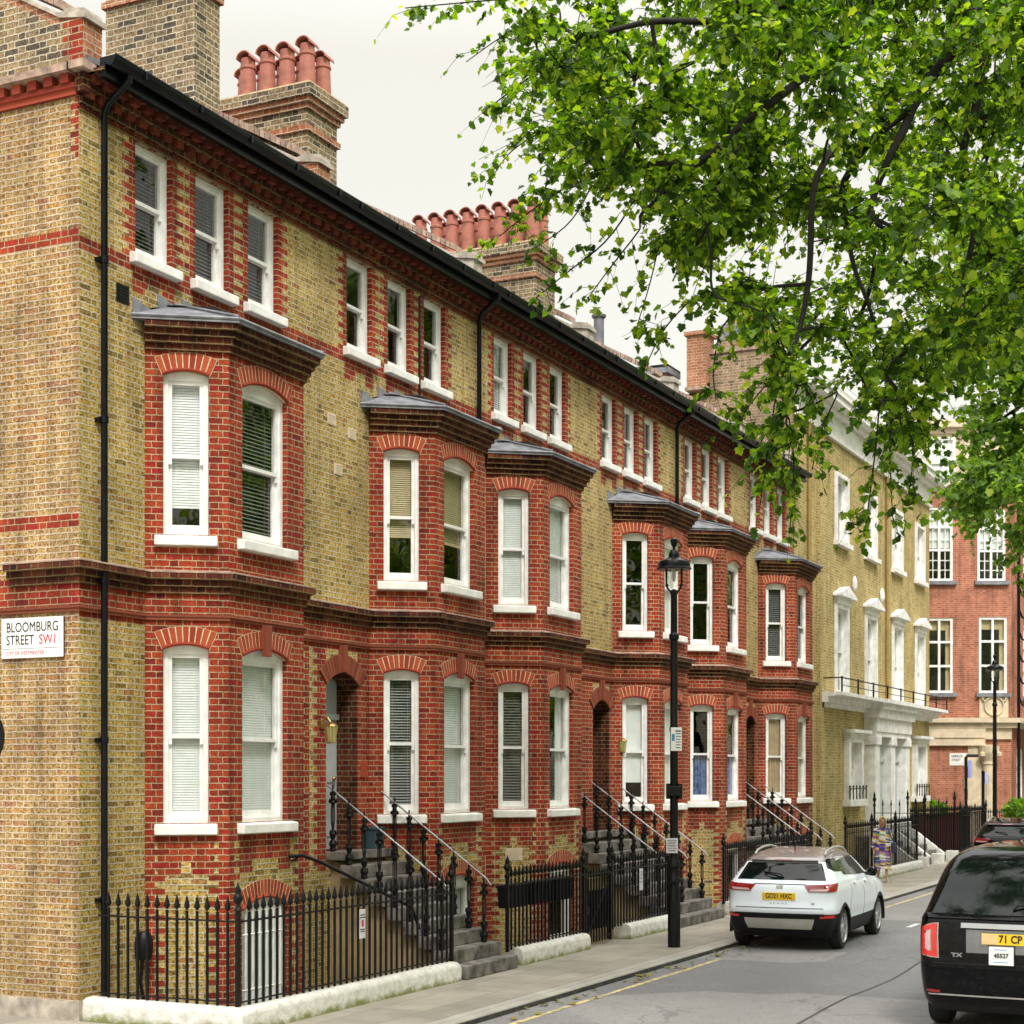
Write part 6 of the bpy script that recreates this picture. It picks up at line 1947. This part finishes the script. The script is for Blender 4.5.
def grow(name, label, group, limbs, clumps, leafmat, lsize, nl, seed, base, sprays=()):
    q = random.Random(seed)
    T = thing(name, label, 'tree', base, 0, group)
    nodes, par, rad = [], [], []

    def add(p, pa, r=0.0):
        nodes.append(Vector(p)); par.append(pa); rad.append(r); return len(nodes) - 1
    limb_ids = []
    for li, (pa_limb, pts, r0, r1) in enumerate(limbs):
        pts = [Vector(p) for p in pts]
        pa = -1
        if pa_limb >= 0:
            pa = min(limb_ids[pa_limb], key=lambda k: (nodes[k] - pts[0]).length)
        ids = []; tot = sum((b - a).length for a, b in zip(pts, pts[1:])); acc = 0
        for a, b in zip(pts, pts[1:]):
            n = max(2, int((b - a).length / .35))
            for k in range(n):
                f = k / n; d = acc + (b - a).length * f
                w = .02 if pa_limb >= 0 else 0
                p = a.lerp(b, f) + Vector((q.gauss(0, w), q.gauss(0, w), q.gauss(0, w)))
                pa = add(p, pa, r0 + (r1 - r0) * d / tot); ids.append(pa)
            acc += (b - a).length
        pa = add(pts[-1], pa, r1); ids.append(pa)
        limb_ids.append(ids)
    trunk_count = len(nodes)
    leaf_p, leaf_t, leaf_n, leaf_s = [], [], [], []
    tw = MB()

    def leaf_at(p, dirv):
        d = dirv * .35 + Vector((q.gauss(0, .65), q.gauss(0, .65), q.uniform(-1.0, .15)))
        if d.length < .05: d = Vector((0, .1, -.5))
        n = Vector((q.gauss(0, .5), q.gauss(0, .5), 1.0))
        s = lsize * q.uniform(.55, 1.25)
        leaf_p.append(p + Vector((q.gauss(0, .02), q.gauss(0, .02), q.gauss(0, .02)))); leaf_t.append(d); leaf_n.append(n); leaf_s.append(s)

    def twig(a, b, n, r=.006, sag=.15):
        L = (b - a).length
        m = [a, a.lerp(b, .5) + Vector((q.gauss(0, .06) * L, q.gauss(0, .06) * L, sag * L)), b]
        tw.tube(m, [r, r * .7, r * .35], 4, caps=False)
        for k in range(n):
            f = q.uniform(.12, 1.04)
            p = m[0].lerp(m[1], f * 2) if f < .5 else m[1].lerp(m[2], f * 2 - 1)
            leaf_at(p, (b - a).normalized())

    nodes_np = None
    order = sorted(clumps, key=lambda c: min((c[0] - nodes[k]).length_squared for k in range(0, trunk_count, 3)))
    for c, r in order:
        k = min(range(len(nodes)), key=lambda j: (c - nodes[j]).length_squared + (0 if nodes[j].z > c.z - .3 else 1.2 * (c.z - .3 - nodes[j].z) ** 2))
        a = nodes[k]; L = (c - a).length
        pa = k; n = max(2, int(L / .3))
        perp = Vector((q.gauss(0, 1), q.gauss(0, 1), q.uniform(.0, 1.2))) * .10 * L
        for j in range(1, n + 1):
            f = j / n
            p = a.lerp(c, f) + perp * math.sin(math.pi * f) + Vector((q.gauss(0, .012), q.gauss(0, .012), q.gauss(0, .012)))
            pa = add(p, pa)
        nt = max(3, int(nl / 11 * (r / .55) ** 2))
        for _ in range(nt):
            d = Vector((q.gauss(0, 1), q.gauss(0, 1), q.gauss(-.25, .8)))
            d = d.normalized() * r * q.uniform(.45, 1.15)
            st = nodes[q.choice((pa, par[pa]))]
            twig(st, c + d, q.randint(8, 14))
    for pts, n in sprays:
        k = min(range(len(nodes)), key=lambda j: (pts[0] - nodes[j]).length_squared)
        pa = k
        for p in [nodes[k].lerp(pts[0], f) for f in (.25, .5, .75)] + list(pts): pa = add(p, pa)
        tot = len(pts) - 1
        for a, b in zip(pts, pts[1:]):
            for _ in range(max(1, n // tot)):
                s = a.lerp(b, q.random()); e = s + (b - a).normalized() * .15 + Vector((q.gauss(0, .16), q.gauss(0, .16), q.gauss(-.10, .13)))
                twig(s, e, q.randint(5, 9), .004)
    cnt = [0] * len(nodes)
    for k in range(len(nodes) - 1, -1, -1):
        cnt[k] += 1
        if par[k] >= 0: cnt[par[k]] += cnt[k]
    R_ = [max(rad[k], .0055 * cnt[k] ** .42) for k in range(len(nodes))]
    kids = [[] for _ in nodes]
    for k, p in enumerate(par):
        if p >= 0: kids[p].append(k)
    tr, br = MB(), MB()
    start = [(k, par[k]) for k in range(len(nodes)) if par[k] < 0 or kids[par[k]] and max(kids[par[k]], key=lambda j: (rad[j], cnt[j])) != k]
    for k, p in start:
        ch = ([p] if p >= 0 else []) + [k]
        while kids[ch[-1]]: ch.append(max(kids[ch[-1]], key=lambda j: (rad[j], cnt[j])))
        rr = [R_[j] for j in ch]
        if p >= 0: rr[0] = min(rr[0], rr[1] * 1.15)
        big = rr[min(1, len(rr) - 1)] > .09
        cp = [nodes[j] for j in ch]
        for _ in range(2):       # round off the corners
            if len(cp) < 3: break
            np_, nr_ = [cp[0]], [rr[0]]
            for k2 in range(len(cp) - 1):
                for f2 in ((.25, .75) if 0 < k2 < len(cp) - 2 else ((.75,) if k2 == 0 else (.25,))):
                    np_.append(cp[k2].lerp(cp[k2 + 1], f2)); nr_.append(rr[k2] + (rr[k2 + 1] - rr[k2]) * f2)
            cp, rr = np_ + [cp[-1]], nr_ + [rr[-1]]
        (tr if big else br).tube(cp, rr, 12 if big else 6, caps=True)
    B0 = Vector(base)
    for mb in (tr, br, tw): mb.v = [(x - B0.x, y - B0.y, z - B0.z) for x, y, z in mb.v]
    link('trunk', tr.mesh('trunk', MT['bark'], smooth=60), T)
    i0 = len(br.v)
    br.v += tw.v; br.f += [[i + i0 for i in f] for f in tw.f]; br.m += tw.m
    link('branches', br.mesh('branches', MT['bark'], smooth=60), T)
    lp = np.array([tuple(p) for p in leaf_p]) - np.array(tuple(B0))
    link('crown', leaves_mesh('crown', lp, [tuple(p) for p in leaf_t], [tuple(p) for p in leaf_n], leaf_s, leafmat), T)
    return T


q1 = random.Random(3)
cl = []
cl += sample([(560, -40), (520, 20), (515, 110), (530, 190), (570, 200), (620, 180), (660, 230), (690, 300), (750, 370), (770, 300), (770, -40)], 78, 15, 21, .46, q1)
cl += sample([(575, 120), (565, 190), (640, 200), (700, 300), (745, 360), (750, 150)], 30, 15.5, 19, .42, q1)
cl += sample([(740, -40), (740, 350), (790, 410), (930, 390), (940, -40)], 84, 15, 23, .55, q1)
cl += sample([(920, -40), (920, 330), (960, 360), (1060, 360), (1060, -40)], 58, 14, 24, .6, q1)
cl += sample([(745, 380), (765, 440), (772, 480), (795, 490), (815, 430), (840, 390)], 9, 16, 19, .30, q1)
cl += sample([(850, 390), (880, 460), (905, 480), (935, 420), (935, 380)], 10, 16, 20, .32, q1)
cl += sample([(560, -420), (560, -60), (1500, -60), (1500, -420)], 42, 15, 26, .8, q1)
cl += sample([(1070, -40), (1080, 330), (1500, 300), (1500, -40)], 34, 14, 26, .8, q1)
cl += [(Vector((q1.uniform(4.5, 13), q1.uniform(-12, 0), q1.uniform(10.3, 14))), q1.uniform(.8, 1.3)) for _ in range(34)]
S_ = lambda pts, Z, n: ([at(x, y, Z) for x, y in pts], n)
spr = [S_([(600, -20), (540, -4), (470, 2), (405, 8)], 17, 22), S_([(560, 10), (510, 30), (466, 62)], 17, 9), S_([(540, 70), (505, 95), (484, 112)], 17.5, 8),
       S_([(545, 130), (510, 150), (493, 176)], 17.5, 8), S_([(560, 190), (525, 215), (500, 236)], 18, 12), S_([(590, 190), (570, 225), (535, 248)], 18, 9),
       S_([(640, 190), (610, 240), (570, 270), (536, 298)], 17, 13), S_([(640, 230), (612, 265), (588, 298)], 17, 8), S_([(660, 240), (650, 285), (634, 335)], 17.5, 9), S_([(690, 300), (662, 330), (645, 368)], 17.5, 9),
       S_([(720, 330), (712, 370), (716, 400)], 17, 9), S_([(770, 380), (745, 410), (732, 440)], 17, 10), S_([(775, 400), (768, 450), (760, 505)], 17, 13), S_([(790, 420), (795, 470), (790, 528)], 17, 15),
       S_([(880, 400), (875, 455), (868, 510), (864, 536)], 17, 16), S_([(905, 400), (915, 450), (908, 500)], 17, 16), S_([(890, 420), (890, 470), (893, 520)], 18, 10), S_([(840, 390), (820, 430), (812, 470)], 18, 10),
       S_([(700, 60), (650, 85), (600, 100)], 16, 10)]
TB = (15.0, 8.6, 0)
limbs = [
    (-1, [(15.0, 8.6, -.1), (14.9, 8.6, 3.2), (14.5, 8.5, 6.5), (14.0, 8.5, 8.6)], .46, .30),
    (0, [(14.0, 8.5, 8.6), at(1230, 70, 20.5), at(1110, 10, 19.2), at(1024, 18, 18), at(985, 30, 17.8), at(945, 60, 17.8), at(912, 105, 17.8), at(890, 160, 17.8), at(868, 215, 17.6)], .22, .03),
    (0, [(14.0, 8.5, 8.6), at(1200, -160, 20), at(1000, -45, 18.3), at(905, -6, 17.6), at(868, 22, 17.4), at(838, 50, 17.2), at(800, 80, 17), at(745, 120, 16.8), at(690, 170, 16.8), at(640, 215, 16.8)], .2, .02),
    (2, [at(905, -6, 17.6), at(850, -30, 17), at(780, 5, 16.7), at(720, 20, 16.5), at(650, 24, 16.3), at(580, 40, 16.4)], .08, .015),
    (2, [at(838, 50, 17.2), at(846, 105, 17), at(836, 150, 17), at(812, 185, 16.8), at(812, 240, 16.8), at(800, 330, 16.9)], .03, .01),
    (1, [at(985, 30, 17.8), at(978, 95, 17.5), at(962, 150, 17.4), at(978, 215, 17.3), at(960, 300, 17.2)], .065, .02),
    (1, [at(912, 105, 17.8), at(862, 150, 17.9), at(840, 190, 18), at(850, 260, 18), at(880, 340, 18)], .05, .015),
    (0, [(14.0, 8.5, 8.6), (13.0, 9.5, 12.5), (11.5, 11, 15.5)], .2, .05),
    (0, [(14.5, 8.5, 6.5), (14.6, 6.0, 9.0), (13.2, 2.5, 11.5), (10.5, -3, 12.2), (8, -8, 12.5)], .16, .05),
]
grow('plane_tree', 'large plane tree hanging leafy branches over the road from the top right', 'street trees', limbs, cl, MT['leaf'], .078, 205, 21, TB, spr)

cl2 = sample([(958, 350), (945, 420), (955, 470), (965, 515), (1005, 530), (1012, 575), (1070, 575), (1070, 350)], 46, 33, 40, .8, q1)
cl2 += sample([(965, 200), (955, 350), (1070, 350), (1070, 200)], 26, 33, 41, .95, q1)
cl2 += sample([(1075, 120), (1075, 560), (1420, 540), (1420, 120)], 46, 32, 42, 1.2, q1)
T2 = (11.9, 26.0, 0)
limbs2 = [(-1, [(11.9, 26, -.1), (11.8, 26, 3.5), (11.4, 25.8, 7)], .4, .26),
          (0, [(11.4, 25.8, 7), at(1150, 420, 37), at(1060, 380, 36.5), at(1000, 420, 36.5)], .16, .03),
          (0, [(11.4, 25.8, 7), at(1140, 260, 37), at(1040, 240, 37)], .16, .03),
          (0, [(11.4, 25.8, 7), (12.5, 25, 12), (13, 24, 15)], .16, .04)]
grow('plane_tree', 'paler plane tree farther down the street at the right edge, over the distant lamp', 'street trees', limbs2, cl2, MT['leaf2'], .135, 115, 33, T2,
     [([at(1030, 540, 36), at(1012, 560, 36), at(1018, 590, 36)], 8), ([at(990, 500, 36), at(965, 470, 36), at(940, 455, 36)], 10)])

# the garden square across the road, seen only in the window panes
rs = np.random.RandomState(4)
P_, T_, N_, Z_ = [], [], [], []
for (cx_, cy_, cz, rx_, n) in [(23, y, 11, 6.6, 2600) for y in range(-12, 80, 9)] + [(32 + 4 * (k % 2), y, 13, 8, 1800) for k, y in enumerate(range(-20, 100, 12))] + [(x, -42, 10, 7, 2000) for x in range(14, 60, 9)]:
    d = rs.normal(0, 1, (n, 3)); d /= np.linalg.norm(d, axis=1)[:, None]
    P_.append(np.array([cx_, cy_, cz]) + d * rx_ * rs.uniform(.35, 1, (n, 1)) ** .5 * np.array([1, 1, 1.05])); T_.append(rs.normal(0, 1, (n, 3)) + [0, 0, -.6]); N_.append(rs.normal(0, .5, (n, 3)) + [0, 0, 1]); Z_.append(rs.uniform(.25, .5, n))
g = link('garden_trees', leaves_mesh('garden_trees', np.concatenate(P_), np.concatenate(T_), np.concatenate(N_), np.concatenate(Z_), MT['leaf']))
tag(g, 'leafy garden square across the road, reflected in the window panes', 'trees'); g['kind'] = 'stuff'

# green plants by the corner building
for nm, lab, px, py, Z, rr, n in (('shrub', 'yellow green shrub above the boarded fence', 934, 806, 58.2, .42, 400), ('shrub', 'small green bush at the right edge before the orange building', 1021, 806, 56.5, .5, 350)):
    c = at(px, py, Z)
    T = thing(nm, lab, 'shrub', (c.x, c.y, 0))
    d = rs.normal(0, 1, (n, 3)); d /= np.linalg.norm(d, axis=1)[:, None]
    pp = np.array([0, 0, c.z - .15]) + d * rr * rs.uniform(.2, 1, (n, 1)) ** .5 * np.array([1.2, 1.2, .75])
    link('foliage', leaves_mesh('shrub', pp, d + rs.normal(0, .4, (n, 3)), rs.normal(0, .5, (n, 3)) + [0, 0, 1], rs.uniform(.10, .2, n), MT['leaf2']), T)
    q = MB()
    for k in range(7): q.tube([(rnd.uniform(-.1, .1), rnd.uniform(-.1, .1), 0), (rnd.uniform(-.4, .4), rnd.uniform(-.4, .4), c.z - .1)], [.025, .008], 5)
    link('stems', q.mesh('stems', MT['bark']), T)

# ================================================================= LIGHT, SKY, CAMERA
W = bpy.data.worlds.new('World'); scene.world = W; W.use_nodes = True
nt = W.node_tree; nt.nodes.clear()
wo = nt.nodes.new('ShaderNodeOutputWorld'); bg = nt.nodes.new('ShaderNodeBackground'); bg2 = nt.nodes.new('ShaderNodeBackground'); ad = nt.nodes.new('ShaderNodeAddShader')
sky = nt.nodes.new('ShaderNodeTexSky'); sky.sky_type = 'NISHITA'; sky.sun_disc = False
SUN_EL, SUN_AZ = R(50), R(143)       # bearing clockwise from +Y
sky.sun_elevation = SUN_EL; sky.sun_rotation = SUN_AZ; sky.dust_density = 4
bg.inputs['Strength'].default_value = .05
nt.links.new(sky.outputs[0], bg.inputs[0])
tc = nt.nodes.new('ShaderNodeTexCoord'); sx = nt.nodes.new('ShaderNodeSeparateXYZ'); nt.links.new(tc.outputs['Generated'], sx.inputs[0])
rp = nt.nodes.new('ShaderNodeValToRGB'); cr = rp.color_ramp
stops = [(0.0, .2), (.02, .415), (.40, .43), (.62, .95), (1.0, 2.4)]
while len(cr.elements) < len(stops): cr.elements.new(.5)
for e, (p, v) in zip(cr.elements, stops):
    e.position = p; e.color = (v, v * (.90 if v < .6 else .985), v * (.66 if v < .6 else .94), 1)
nt.links.new(sx.outputs[2], rp.inputs[0])
no = nt.nodes.new('ShaderNodeTexNoise'); no.inputs['Scale'].default_value = 2.5; no.inputs['Detail'].default_value = 4
nt.links.new(tc.outputs['Generated'], no.inputs['Vector'])
mr = nt.nodes.new('ShaderNodeMapRange'); mr.inputs['To Min'].default_value = .93; mr.inputs['To Max'].default_value = 1.07; nt.links.new(no.outputs[0], mr.inputs[0])
nt.links.new(rp.outputs[0], bg2.inputs[0]); nt.links.new(mr.outputs[0], bg2.inputs[1])
nt.links.new(bg.outputs[0], ad.inputs[0]); nt.links.new(bg2.outputs[0], ad.inputs[1]); nt.links.new(ad.outputs[0], wo.inputs[0])

sl = bpy.data.lights.new('sun', 'SUN'); sl.energy = 1.5; sl.angle = R(11); sl.color = (1, .975, .93)
so = bpy.data.objects.new('sun', sl); COL.objects.link(so)
dv = Vector((math.sin(SUN_AZ) * math.cos(SUN_EL), math.cos(SUN_AZ) * math.cos(SUN_EL), math.sin(SUN_EL)))
so.rotation_euler = (-dv).to_track_quat('-Z', 'Y').to_euler()

cam = bpy.data.cameras.new('camera'); co = bpy.data.objects.new('camera', cam); COL.objects.link(co)
cam.sensor_width = 36; cam.sensor_fit = 'HORIZONTAL'; cam.lens = 36 * F_PX / 1024
cam.shift_y = (HORIZON - 512) / 1024
co.location = (CX, CY, EYE); co.rotation_euler = (R(90), 0, YAW)
cam.clip_start = .1; cam.clip_end = 3000
cam.dof.use_dof = True; cam.dof.focus_distance = 22; cam.dof.aperture_fstop = 4.0
scene.camera = co
scene.view_settings.view_transform = 'Standard'; scene.view_settings.look = 'None'
scene.view_settings.exposure = .88; scene.view_settings.gamma = 1
scene.render.film_transparent = False
scene.cycles.max_bounces = 8; scene.cycles.transparent_max_bounces = 12
